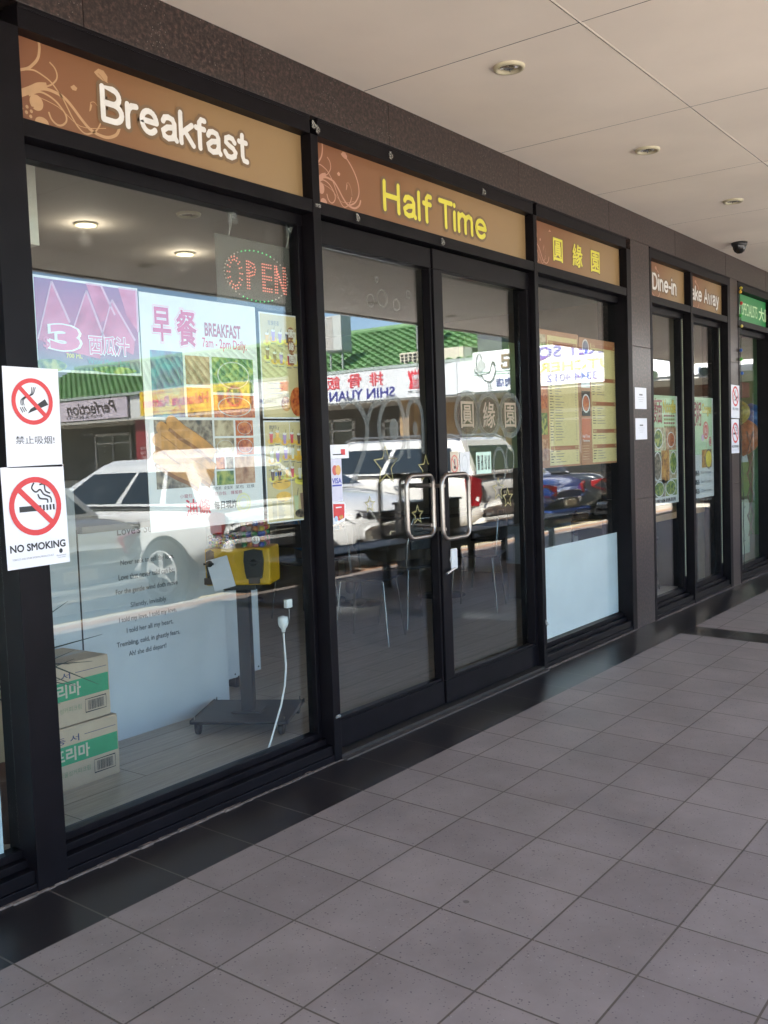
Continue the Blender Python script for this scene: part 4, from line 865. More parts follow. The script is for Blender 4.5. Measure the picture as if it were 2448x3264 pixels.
for i, s_ in enumerate(('營業時間', '週一至週日', '上午七點', '晚上八點')): a.text(s_, .012+i*.036, .02, .034+i*.036, .10, ink, 1, off=.01)
tag(a.done('window_sticker'), 'mint green opening hours card on the right glass door', 'window sticker')
a = Art((1.535, SY, 0.99)); blue = M('visa_blue', (.06, .07, .4)); a.poly([(.0, .285), (.125, .285), (.125, .345), (.0, .345)], white, 0); a.rect(.015, .30, .08, .305, ink, 1); a.rect(.07, .30, .10, .325, red, 1)
a.rect(.0, .10, .072, .284, M('pale_lilac_card', (.62, .60, .70)), 0); a.disc(.025, .235, .018, M('card_red', (.6, .12, .1)), 1, .022); a.disc(.047, .235, .018, M('card_orange', (.7, .4, .12)), 1.5, .022)
a.text('VISA', .004, .178, .066, .20, blue, 1, off=.03); a.rect(.004, .165, .068, .172, blue, 1)
a.poly([(.0, .0), (.078, .01), (.085, .03), (.085, .09), (.0, .10)], white, 0); a.poly([(.004, .03), (.04, .015), (.078, .025), (.08, .085), (.004, .09)], red, 1); a.rect(.02, .07, .06, .076, white, 2); a.disc(.055, .03, .014, F['bread'], 2, .01); a.disc(.02, .025, .012, M('sky_print', (.4, .55, .7)), 2)
tag(a.done('payment_stickers'), 'column of payment stickers with VISA at the edge of the left glass door', 'window sticker')

# ================================================================== OPEN SIGN, PLUG, HANGERS
t = thing('led_open_sign', 'clear acrylic LED sign with OPEN in red dots, hung behind the breakfast window', 'sign', (1.165, G+0.03, 1.885))
q = MB(); q.box((-.215, 0, 0), (.215, .006, .262), M('smoky_acrylic', (.16, .16, .145), .3, alpha=.35)); q.build('panel', t)
ledr = emit('red_led', (1.0, .30, .22), 0.065); ledg = emit('green_led', (.15, .9, .3), 0.055); ledo = M('dim_led', (.45, .38, .33), .4)
def dot(b_, x, z, m_, r=.0034): b_.lathe([(0, -.004), (r*.7, -.003), (r, 0)], m_, (x, -.0005, z), 'Y', 6)
n_ = 46; arcs = {}
for i in range(n_):
    t_ = 2*PI*i/n_; f_ = i/n_; k = 'green_top' if .16 < f_ < .34 else 'green_bottom' if .66 < f_ < .84 else 'left' if .34 <= f_ <= .66 else 'right'
    dot(arcs.setdefault(k, MB()), .178*math.cos(t_), .125+.098*math.sin(t_), ledg if k[:5] == 'green' else ledo)
for k in arcs: arcs[k].build('lit_arc' if k[:5] == 'green' else 'unlit_arc', t)
def dline(q, P, s_=.0118):
    for i in range(len(P)-1):
        p, r_ = Vector(P[i]), Vector(P[i+1]); k = max(1, round((r_-p).length/s_))
        for j in range(k): v_ = p.lerp(r_, j/k); dot(q, v_.x, v_.y, ledr)
    dot(q, P[-1][0], P[-1][1], ledr)
LO, LP, LE, LN = MB(), MB(), MB(), MB()
for dx in (0, .012):
    for i in range(16): t_ = 2*PI*i/16; dot(LO, -.122+(.040-dx)*math.cos(t_), .125+(.062-dx)*math.sin(t_), ledr)
for dx in (0, .011):
    dline(LP, [(-.055+dx, .072), (-.055+dx, .178)]); dline(LE, [(.033+dx, .072), (.033+dx, .178)]); dline(LN, [(.105+dx, .072), (.105+dx, .178)]); dline(LN, [(.155+dx, .072), (.155+dx, .178)]); dline(LN, [(.116, .170-dx), (.155, .085-dx)])
dline(LP, [(-.044, .178), (-.015, .17), (-.008, .15), (-.015, .13), (-.044, .12)]); dline(LP, [(-.044, .166), (-.022, .155), (-.025, .14), (-.044, .133)])
for z_ in (.178, .166, .131, .119, .083, .072): dline(LE, [(.044, z_), (.082, z_)])
for L_ in (LO, LP, LE, LN): L_.build('letter', t)
for x, lab in ((-.145, 0), (.182, 1)): MB().tube([(x+.008, -.006, .345), (x+.004, -.004, .30), (x, 0, .262)], .0011, M('string_grey', (.35, .34, .32), .6), 6).tube([(x+.012, -.006, .345), (x+.012, -.004, .30), (x, 0, .262)], .0011, M('string_grey', (.35, .34, .32), .6), 6).build('cord', t)
for x, lab in ((1.03, 'left suction cup holding the OPEN sign, on a square of clear tape'), (1.358, 'right suction cup holding the OPEN sign, beside the bead')):
    q = MB(); q.lathe([(0, -.004), (.012, -.004), (.016, 0), (.016, .003)], clear, (0, 0, 0), 'Y', 16); q.box((-.028, .003, -.03), (.028, .0036, .05), M('clear_tape', (.35, .35, .35), .3, alpha=.10)); q.box((-.003, -.010, -.004), (.003, 0, .01), clear)
    tag(q.build('suction_cup', loc=(x, G+.012, 2.222)), lab, 'suction cup', 'suction cups of the OPEN sign')
t = thing('extension_lead', 'white extension lead with its socket hanging behind the breakfast window', 'power cord', (1.262, .15, 0))
wp = M('white_plastic', (.75, .75, .74), .35, var=.02)
MB().lathe([(0, .046), (.019, .040), (.022, .036), (.022, .012), (.018, .0), (.010, -.010), (.008, -.024), (0, -.024)], wp, (0, 0, .588), n=20).build('socket', t)
MB().tube([(0, 0, .56), (.002, 0, .50), (.006, .0, .42), (-.004, .002, .34), (-.03, .004, .26), (-.07, .006, .18), (-.11, .0, .12), (-.15, -.01, .07), (-.19, -.02, .05), (-.23, -.015, .012), (-.4, 0.0, .008), (-.8, .02, .008), (-1.15, .05, .008)], .0042, wp, 8).build('cable', t)
q = MB(); q.box((-.017, -.004, 0), (.017, .012, .034), wp); q.tube([(0, .0, .002), (0, 0, -.05)], .001, wp, 6); tag(q.build('cable_clip', bevel=.002, loc=(1.25, G+.012, .672)), 'small square white clip on the glass above the hanging socket', 'clip')

# ================================================================== INTERIOR FURNITURE
pw_ = M('white_board', (.60, .64, .67), .4, var=.06, scale=2.5, bump=.1)
t = thing('counter_front', 'pale counter front panels with a printed poem, behind the cardboard boxes', 'counter', (.4, 1.1, 0))
q = MB(); q.box((-2.2, -.03, .0), (.536, .03, 1.19), pw_); q.box((.540, -.03, .0), (1.415, .03, .98), pw_); q.build('panel', t, bevel=.002)
q = MB(); q.box((.535, -.033, 0), (.541, -.028, 1.0), ink); q.build('joint', t)
q = MB(); q.box((-2.2, -.06, 1.19), (.56, .6, 1.22), M('counter_top', (.25, .23, .2), .4)); q.box((.56, -.04, .98), (1.43, .6, 1.01), M('counter_top', (.25, .23, .2), .4)); q.build('worktop', t)
for i, (s_, z, x0, x1) in enumerate((("Love's Secret", .955, .055, .35), ('Never seek to tell thy love,', .808, .065, .385), ('Love that never told can be;', .742, .05, .385), ('For the gentle wind doth move', .675, .03, .40), ('Silently, invisibly.', .605, .11, .33), ('I told my love, I told my love,', .543, .04, .385), ('I told her all my heart,', .488, .08, .36), ('Trembling, cold, in ghastly fears,', .43, .02, .40), ('Ah! she did depart!', .378, .085, .31))):
    a = Art((1.10, 1.068, .0)); a.text(s_, x0, z, x1, z+(.040 if i == 0 else .030), M('poem_ink', (.10, .11, .125), .5), 0, off=.012)
    o = a.build('verse_line', t); o.location = (a.o.x-.4, a.o.y-1.1, 0)
for x0, x1, y, lab in ((1.83, 2.085, 1.28, 'low white panel right of the counter, nearer the gumball stand'), (2.095, 2.29, 1.30, 'second low white panel, the farther right one')):
    q = MB(); q.box((x0, y, .07), (x1, y+.02, .56), pw_); q.box((x0+.01, y+.02, .0), (x0+.04, y+.3, .5), frame_m); q.lathe([(0, -.003), (.006, -.002), (.006, 0)], ink, (x1-.02, y, .09), 'Y', 8)
    tag(q.build('white_panel', bevel=.002), lab, 'panel', 'low white panels by the counter')
q = MB(); q.box((-.2, 0, .0), (.80, .3, 2.6), M('beige_pilaster', (.52, .48, .40), .7)); tag(q.build('pillar', loc=(-.0, 1.75, 0)), 'beige inner pillar behind the left end of the breakfast window', 'pillar', kind='thing')
q = MB(); q.box((0, 0, 0), (.46, .25, .50), M('ivory_box', (.62, .60, .54), .5)); q.box((.05, -.003, .1), (.056, 0, .106), ink)
tag(q.build('wall_cabinet', bevel=.004, loc=(.0, .52, 2.09)), 'ivory box high behind the left jamb of the breakfast window', 'cabinet')

# cardboard boxes
card = M('cardboard', (.54, .41, .28), .8, var=.08, scale=6, bump=.15); cg = M('box_green', (.02, .30, .13), .6, var=.08); cl = M('box_letters', (.55, .50, .38), .6)
def carton(x, y, z, rz, label):
    t = thing('cardboard_box', label, 'box', (x, y, z), rz, 'stacked cardboard cartons'); w, d, h = .42, .30, .247
    q = MB(); q.box((-w, 0, 0), (0, d, h-.001), card); q.build('carton', t, bevel=.004)
    fl = MB(); fl.box((-w+.002, .002, h-.001), (-.002, d/2-.002, h+.003), card); fl.box((-w+.002, d/2+.002, h-.001), (-.002, d-.002, h+.003), card)
    fl.box((-w+.001, d/2-.02, h+.003), (-.0005, d/2+.02, h+.0036), M('brown_tape', (.32, .24, .15), .3)); fl.build('flap', t)
    a = Art((-w, -.0006, 0)); a.rect(.0, .103, w-.006, .178, cg, 0)
    a.text('프리마', w-.315, .115, w-.145, .168, cl, 1, off=.03); a.text('동 서', w-.30, .188, w-.19, .215, M('navy_ink', (.04, .05, .12)), 0, off=.012); a.rect(w-.165, .205, w-.012, .2075, M('navy_ink', (.04, .05, .12)), 0)
    a.text('식물성커피크림', w-.29, .055, w-.145, .076, M('faded_green_ink', (.16, .26, .12)), 0)
    a.stroke([(w-.125, .035), (w-.022, .035), (w-.022, .088), (w-.125, .088)], .0025, ink, 0, close=True)
    x_ = w-.112; rnd = random.Random(3)
    while x_ < w-.036: k = rnd.uniform(.001, .004); a.rect(x_, .042, x_+k, .081, ink, 0); x_ += k+rnd.uniform(.001, .003)
    o = a.build('print', t); o.location = a.o
    return t
carton(.822, .70, .002, R(0), 'lower cardboard carton with a green band and Korean letters, on the floor')
carton(.800, .71, .256, R(1.5), 'upper cardboard carton with a green band and Korean letters')
# spiky plant at the left edge
t = thing('potted_plant', 'spiky dark plant behind the left jamb, above the cardboard boxes', 'plant', (.20, .48, 0))
q = MB(); lf = M('dark_leaf', (.03, .05, .025), .5, var=.3); rnd = random.Random(11)
for i in range(70):
    a_ = rnd.uniform(0, 2*PI); e_ = rnd.uniform(-.3, 1.2); L_ = rnd.uniform(.22, .36); b0 = Vector((0, 0, .46+rnd.uniform(0, .30)))
    d_ = Vector((math.cos(a_)*math.cos(e_), math.sin(a_)*math.cos(e_), math.sin(e_))); q.tube([b0, b0+d_*L_*.5, b0+d_*L_+Vector((0, 0, -.04))], [.004, .003, .0006], lf, 4, cap=False)
q.build('leaves', t); MB().tube([(0, 0, .2), (.01, 0, .45), (0, 0, .66)], .012, M('stem_brown', (.12, .08, .05), .8), 8).build('stem', t)
MB().lathe([(0, .0), (.09, .0), (.12, .22), (.125, .23), (.11, .23), (.10, .2), (0, .2)], M('plant_pot', (.12, .06, .04), .6), n=20).build('pot', t)

# gumball machine
t = thing('gumball_machine', 'yellow gumball machine on a black post stand with a white sheet taped on', 'vending machine', (1.625, .74, 0), R(-60))
bk = M('powder_black_metal', (.018, .019, .022), .5)
q = MB(); q.box((-.235, -.20, .052), (.235, .20, .066), bk); q.box((-.235, -.20, .066), (-.228, .20, .072), bk); q.box((.228, -.20, .066), (.235, .20, .072), bk); q.build('base', t, bevel=.003)
for sx in (-1, 1):
    for sy in (-1, 1):
        q = MB(); q.lathe([(0, -.012), (.022, -.012), (.026, -.008), (.026, .008), (.022, .012), (0, .012)], black, (sx*.20, sy*.175, .026), 'X', 16); q.box((sx*.20-.016, sy*.175-.012, .026), (sx*.20+.016, sy*.175+.012, .052), bk); q.tube([(sx*.215, sy*.18, .066), (sx*.215, sy*.18, .085)], .004, chrome, 6); q.build('castor', t)
q = MB(); q.box((-.03, -.03, .066), (.03, .03, .68), bk); q.box((-.075, -.06, .066), (.075, .06, .074), bk); q.box((-.08, -.07, .665), (.08, .07, .69), bk); q.build('post', t, bevel=.003)
yb = M('yellow_enamel', (.66, .38, .012), .35, var=.05)
q = MB(); q.box((-.155, -.10, .692), (.16, .10, .868), yb); q.build('body', t, bevel=.008)
for x, w_ in ((-.125, .035), (.085, .085)):
    q = MB()
    P = [(x-w_/2, .755), (x-w_*.42, .725), (x, .715), (x+w_*.42, .725), (x+w_/2, .755), (x+w_*.56, .81), (x+w_/2, .855), (x, .864), (x-w_/2, .855), (x-w_*.56, .81)]
    v_ = [(p[0], -.1015, p[1]) for p in P]+[(p[0], -.116, p[1]) for p in P]; n_ = len(P)
    q.add(v_, [tuple(range(n_, 2*n_))]+[(i, (i+1) % n_, n_+(i+1) % n_, n_+i) for i in range(n_)], black)
    q.lathe([(0, -.02), (.014, -.016), (.017, 0)], M('knob_black', (.03, .03, .03), .3), (x, -.116, .80), 'Y', 14); q.box((x-.024, -.14, .796), (x+.024, -.133, .805), black)
    q.build('coin_mechanism', t)
for x in (.085, -.13):
    q = MB(); q.box((x-.026, -.12, .70), (x+.026, -.1015, .732), M('brown_flap', (.06, .04, .03), .4)); q.build('chute', t, bevel=.003)
a = Art((-.105, -.122, .668)); ca, sa = math.cos(R(14)), math.sin(R(14)); a.quad_sheet([(0, 0), (.105*ca, .105*sa), (.105*ca-.15*sa, .105*sa+.15*ca), (-.15*sa, .15*ca)], .002, paper); o = a.build('paper_sheet', t); o.location = a.o
for k, x in enumerate((-.076, .080)):
    g_ = MB(); W_ = .074
    g_.box((x-W_, -.09, .869), (x+W_, .09, 1.02), M('clear_globe', (.5, .5, .5), .06, alpha=.08)); g_.build('globe', t, bevel=.015)
    rnd = random.Random(5+k); r_ = .0085 if k == 0 else .0145; cols = [(.45, .02, .02), (.5, .38, .02), (.02, .06, .35), (.02, .2, .05), (.5, .16, .02), (.45, .12, .18), (.4, .3, .25)]
    bmx = MB(); zz = .880; top = .93 if k == 0 else .985
    ico = bmesh.new(); bmesh.ops.create_icosphere(ico, subdivisions=1 if k == 0 else 2, radius=1); iv = [v_.co.copy() for v_ in ico.verts]; ifc = [tuple(v_.index for v_ in f_.verts) for f_ in ico.faces]; ico.free()
    while zz < top:
        nn = int((2*W_-.012)/(2*r_)); ny = int(.168/(2*r_))
        for i in range(nn):
            for j in range(ny):
                if 0 < i < nn-1 and 0 < j < ny-1 and zz < top-2.5*r_: continue
                cx = x-W_+.008+r_+i*2*r_+rnd.uniform(-.3, .3)*r_; cy = -.082+r_+j*2*r_+rnd.uniform(-.25, .25)*r_; c_ = rnd.randrange(7)
                bmx.add([(cx+p.x*r_, cy+p.y*r_, zz+p.z*r_) for p in iv], ifc, M('gum_%d' % c_, cols[c_], .5, spec=.25), True)
        zz += 1.75*r_
    o = bmx.build('gumballs', t); tag(o, kind='stuff')
MB().lathe([(0, -.003), (.019, -.002), (.020, 0)], white, (.095, -.092, .905), 'Y', 24).build('price_disc', t)
a = Art((.095, -.0965, .905)); a.text('$1', -.010, -.009, .010, .011, ink, 0, off=.03); o = a.build('price', t); o.location = a.o
q = MB(); q.box((-.155, -.095, 1.02), (.158, .095, 1.036), black); q.build('lid', t, bevel=.005)
# chairs and tables of the dining room
def chair(x, y, rz, label):
    t = thing('dining_chair', label, 'chair', (x, y, 0), rz, 'steel-legged dining chairs'); s_ = .21
    q = MB(); q.box((-.20, -.20, .435), (.20, .20, .455), M('black_seat', (.02, .02, .022), .35)); q.build('seat', t, bevel=.012)
    P = []
    for i in range(13): a_ = PI*i/12; P.append((-.19*math.cos(a_), .19+.03*math.sin(a_), .46+.34*min(1, math.sin(a_)*1.6)))
    MB().tube(P, .0085, M('chair_steel', (.42, .42, .42), .25, 1.0), 8).build('back_frame', t)
    q = MB(); n_ = 8; v_ = []; 
    for i in range(n_+1):
        u_ = -1+2*i/n_; yy = .205+.03*(1-u_*u_); v_ += [(.165*u_, yy, .58), (.165*u_, yy, .76), (.165*u_, yy+.012, .58), (.165*u_, yy+.012, .76)]
    f_ = []
    for i in range(n_): b_ = 4*i; f_ += [(b_, b_+4, b_+5, b_+1), (b_+2, b_+3, b_+7, b_+6), (b_+1, b_+5, b_+7, b_+3), (b_, b_+2, b_+6, b_+4)]
    f_ += [(0, 1, 3, 2), (4*n_, 4*n_+2, 4*n_+3, 4*n_+1)]
    q.add(v_, f_, M('black_seat', (.02, .02, .022), .35)); q.build('backrest', t)
    for sx in (-1, 1):
        for sy in (-1, 1): MB().tube([(sx*.15, sy*.15, .435), (sx*.20, sy*.19, .0)], .0062, M('chair_steel', (.42, .42, .42), .25, 1.0), 8).build('leg', t)
    return t
CH = [(3.52, 1.45, 20, 'steel-legged chair nearest the left glass door'), (4.2, 1.55, 160, 'steel-legged chair facing it across the middle of the left door'), (4.95, 1.45, 200, 'steel-legged chair seen through the right glass door'), (6.1, 1.9, 90, 'steel-legged chair far back, seen through the right door beside the jamb'), (4.05, 2.5, 90, 'steel-legged chair under the seated person'), (5.50, .62, 100, 'steel-legged chair under the wooden bench top by the Noodle poster'), (6.3, .75, 80, 'steel-legged chair under the bench top by the Congee poster')]
c0 = None
for x, y, rz, lab in CH:
    if c0 is None: c0 = chair(x, y, R(rz), lab)
    else:
        c = dup(c0); c.location = (x, y, 0); c.rotation_euler = (0, 0, R(rz)); c['label'] = lab
def table(x, y, label):
    t = thing('dining_table', label, 'table', (x, y, 0), 0, 'dark dining tables')
    q = MB(); q.box((-.35, -.35, .72), (.35, .35, .75), M('dark_table_top', (.035, .025, .02), .3)); q.build('tabletop', t, bevel=.004)
    MB().lathe([(.21, .0), (.21, .012), (.03, .03), (.03, .72), (0, .72)], black, n=24).build('pedestal', t)
    return t
t0 = table(4.72, 2.5, 'dark pedestal table behind the left glass door')
for x, y, lab in ((5.4, 2.1, 'dark pedestal table behind the right glass door'), (4.4, 3.6, 'dark pedestal table far back in the dining room'), (2.9, 3.4, 'dark pedestal table behind the gumball machine')):
    c = dup(t0); c.location = (x, y, 0); c['label'] = lab
# wooden bench top and grey cupboard in the far window
wd = M('pine_wood', (.50, .30, .14), .45, var=.15, scale=8)
t = thing('window_bench', 'wooden bench top across the far windows below the Noodle and Congee posters', 'bench top', (5.9, .42, 0))
q = MB(); q.box((-.85, -.2, .66), (.88, .25, .71), wd); q.build('top', t, bevel=.003)
for x in (-.8, .8): q = MB(); q.box((x-.03, -.15, 0), (x+.03, .2, .66), frame_m); q.build('leg', t)
q = MB(); q.box((0, 0, .3), (1.35, .45, .62), M('grey_laminate', (.42, .45, .47), .4)); q.box((.01, .01, .0), (1.34, .44, .3), M('brown_plinth', (.12, .09, .07), .6))
tag(q.build('cupboard', bevel=.003, loc=(5.5, 1.05, 0)), 'grey cupboard on a brown plinth behind the bench top', 'cupboard')
q = MB(); q.box((0, 0, 0), (.40, .16, .012), M('yellow_folder', (.78, .60, .05), .4)); q.box((0.02, 0.01, .012), (.38, .15, .02), M('yellow_folder', (.78, .60, .05), .4)); tag(q.build('menu_folder', loc=(5.25, .30, .711)), 'yellow folder lying on the wooden bench top', 'folder')
q = MB(); q.box((0, 0, 0), (1.7, .3, .14), wd); tag(q.build('shelf_board', bevel=.003, loc=(5.06, .75, 1.66)), 'orange wooden shelf high behind the Noodle and Congee posters', 'shelf')
q = MB(); q.box((0, 0, 0), (.9, .05, 1.1), M('pale_green_wall', (.42, .52, .26), .7)); tag(q.build('partition', loc=(5.1, 1.6, 1.1)), 'pale green partition behind the Noodle poster', 'partition')
# things in the neighbouring shop window
q = MB(); q.box((0, 0, 0), (1.0, .25, .16), M('dark_red_wood', (.13, .05, .035), .5)); a_ = q.build('name_board', loc=(8.3, .55, 1.73)); tag(a_, 'dark red name board inside the neighbouring shop', 'sign board')
for (x, y, z, r_, c_, lab) in ((9.0, .45, 1.50, .16, (.02, .12, .35), 'blue globe among the clutter of the neighbouring shop'), (8.6, .42, 1.30, .20, (.45, .15, .05), 'orange globe among the clutter of the neighbouring shop'), (8.42, .42, 1.55, .14, (.4, .38, .05), 'yellow globe among the clutter of the neighbouring shop')):
    q = MB(); q.lathe([(0, -r_), (r_*.7, -r_*.7), (r_, 0), (r_*.7, r_*.7), (0, r_)], M('globe_%d' % int(r_*100), c_, .4, var=.3), n=16); tag(q.build('paper_lantern', sub=1, loc=(x, y, z)), lab, 'lantern')
q = MB(); q.box((0, 0, 0), (.9, .04, .62), M('pale_teal_board', (.38, .50, .48), .5)); q.box((0, -.01, -.36), (.9, .05, 0), M('grass_green_board', (.06, .2, .03), .6)); q.box((0, -.005, -.98), (.9, .05, -.40), M('sage_board', (.42, .50, .34), .5))
tag(q.build('display_board', loc=(8.15, .5, 1.03)), 'teal, green and sage display board inside the neighbouring shop window', 'display board')
q = MB(); br_ = M('gate_bronze', (.25, .21, .16), .35, .8)
for i in range(5):
    z0 = .35+i*.2; q.tube([(.0, 0, z0), (.18, 0, z0+.2)], .006, br_, 6); q.tube([(.18, 0.01, z0), (.0, .01, z0+.2)], .006, br_, 6)
tag(q.build('folding_gate', loc=(7.86, .16, 0)), 'bronze lattice gate folded behind the neighbouring shop window', 'gate')
t = thing('fairy_lights', 'string of coloured fairy lights down the left jamb of the neighbouring shop', 'fairy lights', (7.085, -.004, 0))
rnd = random.Random(2); P = [(rnd.uniform(-.006, .008)+(.03*math.sin(z*3) if z < .8 else 0), -.008-.004*math.sin(z*9), z) for z in [2.62-.05*i for i in range(51)]]
q = MB(); q.tube(P, .0022, M('wire_green', (.01, .02, .012), .5), 5); q.tube([(p[0]+.008, p[1], p[2]) for p in P], .0018, M('wire_green', (.01, .02, .012), .5), 5); 
for i in range(0, 51, 3): q.tube([P[i], (P[i][0]+.035*(1 if i % 2 else -.6), P[i][1]-.004, P[i][2]+.01)], .0026, M('wire_green', (.01, .02, .012), .5), 5)
q.build('wire', t)
for i, (z, c_) in enumerate(((2.60, (.5, .42, .03)), (2.565, (.62, .35, .03)), (2.47, (.6, .05, .04)), (2.36, (.04, .35, .06)), (2.27, (.5, .42, .1)), (1.98, (.1, .4, .06)), (1.86, (.03, .12, .4)), (2.06, (.03, .1, .35)))):
    MB().lathe([(0, -.016), (.012, -.008), (.015, .004), (.006, .016), (0, .018)], M('bulb_%d' % i, c_, .3), ((-1)**i*.012, -.014, z), n=10).build('bulb', t)
# seated guest inside, beside the left door
def skin_figure(name, verts, edges, rad, mat, parent=None, loc=(0, 0, 0), sub=1):
    me = bpy.data.meshes.new(name); me.from_pydata(verts, edges, []); o = bpy.data.objects.new(name, me); C.objects.link(o)
    md = o.modifiers.new('skin', 'SKIN'); md.use_smooth_shade = True
    for i, r_ in enumerate(rad): me.skin_vertices[0].data[i].radius = (r_, r_)
    me.skin_vertices[0].data[0].use_root = True
    sb = o.modifiers.new('sub', 'SUBSURF'); sb.levels = sub; sb.render_levels = sub
    me.materials.append(mat); o.location = loc; o.parent = parent; return o
t = thing('person', 'person in blue shirt and brown trousers seated inside behind the door mullion', 'person', (4.08, 2.5, 0))
sk = M('skin', (.42, .24, .16), .5); bs = M('blue_shirt', (.03, .16, .38), .8, bump=.1); bt = M('brown_trousers', (.09, .045, .03), .8); hair = M('dark_hair', (.015, .012, .01), .5)
skin_figure('body', [(0, 0, .52), (0, 0, .72), (0, 0, .92), (0, 0, 1.0), (.01, 0, 1.08), (.03, 0, 1.16), (.03, 0, 1.24)], [(i, i+1) for i in range(6)], [.14, .13, .13, .06, .05, .085, .07], sk, t)
skin_figure('shirt', [(0, 0, .50), (0, 0, .72), (0, 0, .90), (0, 0, .985), (0, .17, .93), (.06, .23, .72), (.12, .22, .66), (0, -.17, .93), (.06, -.23, .72), (.12, -.22, .66)], [(0, 1), (1, 2), (2, 3), (2, 4), (4, 5), (5, 6), (2, 7), (7, 8), (8, 9)], [.16, .15, .155, .075, .07, .055, .05, .07, .055, .05], bs, t)
for s in (-1, 1):
    skin_figure('trouser_leg', [(0, s*.08, .50), (.22, s*.10, .50), (.42, s*.11, .48), (.44, s*.11, .28), (.40, s*.11, .12)], [(0, 1), (1, 2), (2, 3), (3, 4)], [.10, .09, .07, .06, .05], bt, t)
    skin_figure('forearm', [(.10, s*.22, .67), (.24, s*.17, .76), (.33, s*.13, .785)], [(0, 1), (1, 2)], [.042, .035, .025], sk, t)
    for k in range(5):
        o_ = (k-2)*.016; L_ = (.045, .062, .068, .062, .05)[k]
        skin_figure('finger', [(.34, s*.13+o_, .785), (.34+L_*.6, s*.13+o_*1.2, .785), (.34+L_, s*.13+o_*1.2, .775)], [(0, 1), (1, 2)], [.010, .009, .007], sk, t)
    MB().lathe([(0, -.05), (.03, -.04), (.04, 0), (.035, .08), (.02, .12), (0, .13)], M('sandal_black', (.02, .02, .02), .5), (.46, s*.11, .045), 'X', 12).build('shoe', t)
MB().lathe([(.0, -.02), (.09, .0), (.1, .05), (.07, .1), (0, .12)], hair, (.02, 0, 1.24), n=16).build('hair', t)
MB().lathe([(0, -.03), (.012, -.015), (.014, 0), (0, .01)], sk, (.125, 0, 1.19), n=8).build('nose', t)

# ================================================================== STREET FURNITURE UNDER THE AWNING (seen mirrored)
perf = tiles('perforated_steel', .022, .022, (.02, .02, .022), (.02, .02, .022), (.20, .18, .15), .005, rough=.45, bump=.1, offset=.5)
def zf(y): return SL*y
def bench(x0, x1, y, label, legs):
    t = thing('steel_bench', label, 'bench', ((x0+x1)/2, y, zf(y)), 0, 'perforated benches along the walkway'); ox = (x0+x1)/2; w = (x1-x0)/2
    q = MB(); q.box((-w, -.22, .44), (w, .22, .452), perf); q.tube([(-w, -.22, .443), (w, -.22, .443)], .018, black, 8); q.tube([(-w, .22, .443), (w, .22, .443)], .018, black, 8); q.build('seat', t)
    for lx in legs:
        q = MB(); q.box((lx-ox-.03, -.03, 0), (lx-ox+.03, .03, .44), black); q.box((lx-ox-.03, -.25, .40), (lx-ox+.03, .2, .44), black); q.lathe([(.07, 0), (.07, .012), (0, .012)], black, (lx-ox, 0, 0), n=14); q.build('leg', t)
    return t
b1 = bench(4.55, 7.05, -3.12, 'long black perforated bench on the walkway, mirrored in the left door', (5.0, 6.2, 6.85))
wl_ = M('white_logo', (.7, .7, .7))
a2 = Art((.10, .245, .425), u=(-1, 0, 0)); a2.ring(0, .0, .022, .005, wl_, 0); a2.disc(0, 0, .009, wl_, 0); a2.stroke([(.03, 0), (.05, .012), (.06, -.008), (.08, .01), (.10, -.004), (.13, .006)], .006, wl_, 0, smooth=3)
o = a2.build('logo', b1); o.location = a2.o
bench(7.5, 10.2, -3.12, 'second black perforated bench, mirrored in the right door', (7.86, 8.62, 9.9))
t = thing('litter_bin', 'wide dark litter bin with a perforated side, mirrored behind the door handles', 'litter bin', (7.46, -3.43, zf(-3.43)))
q = MB(); q.box((-.52, -.10, .02), (.52, .10, .80), M('bin_black', (.016, .016, .018), .3)); q.box((-.535, -.09, .06), (-.522, .09, .78), perf); q.box((-.50, .1005, .06), (.50, .108, .78), perf); q.build('body', t, bevel=.01)
q = MB(); q.box((-.54, -.12, .80), (.54, .12, .825), M('bin_lid', (.06, .06, .065), .3)); q.box((-.16, .109, .56), (.16, .116, .70), black); q.build('lid', t, bevel=.006)
q = MB(); q.box((-.45, -.08, 0), (.45, .08, .02), black); q.build('foot', t)

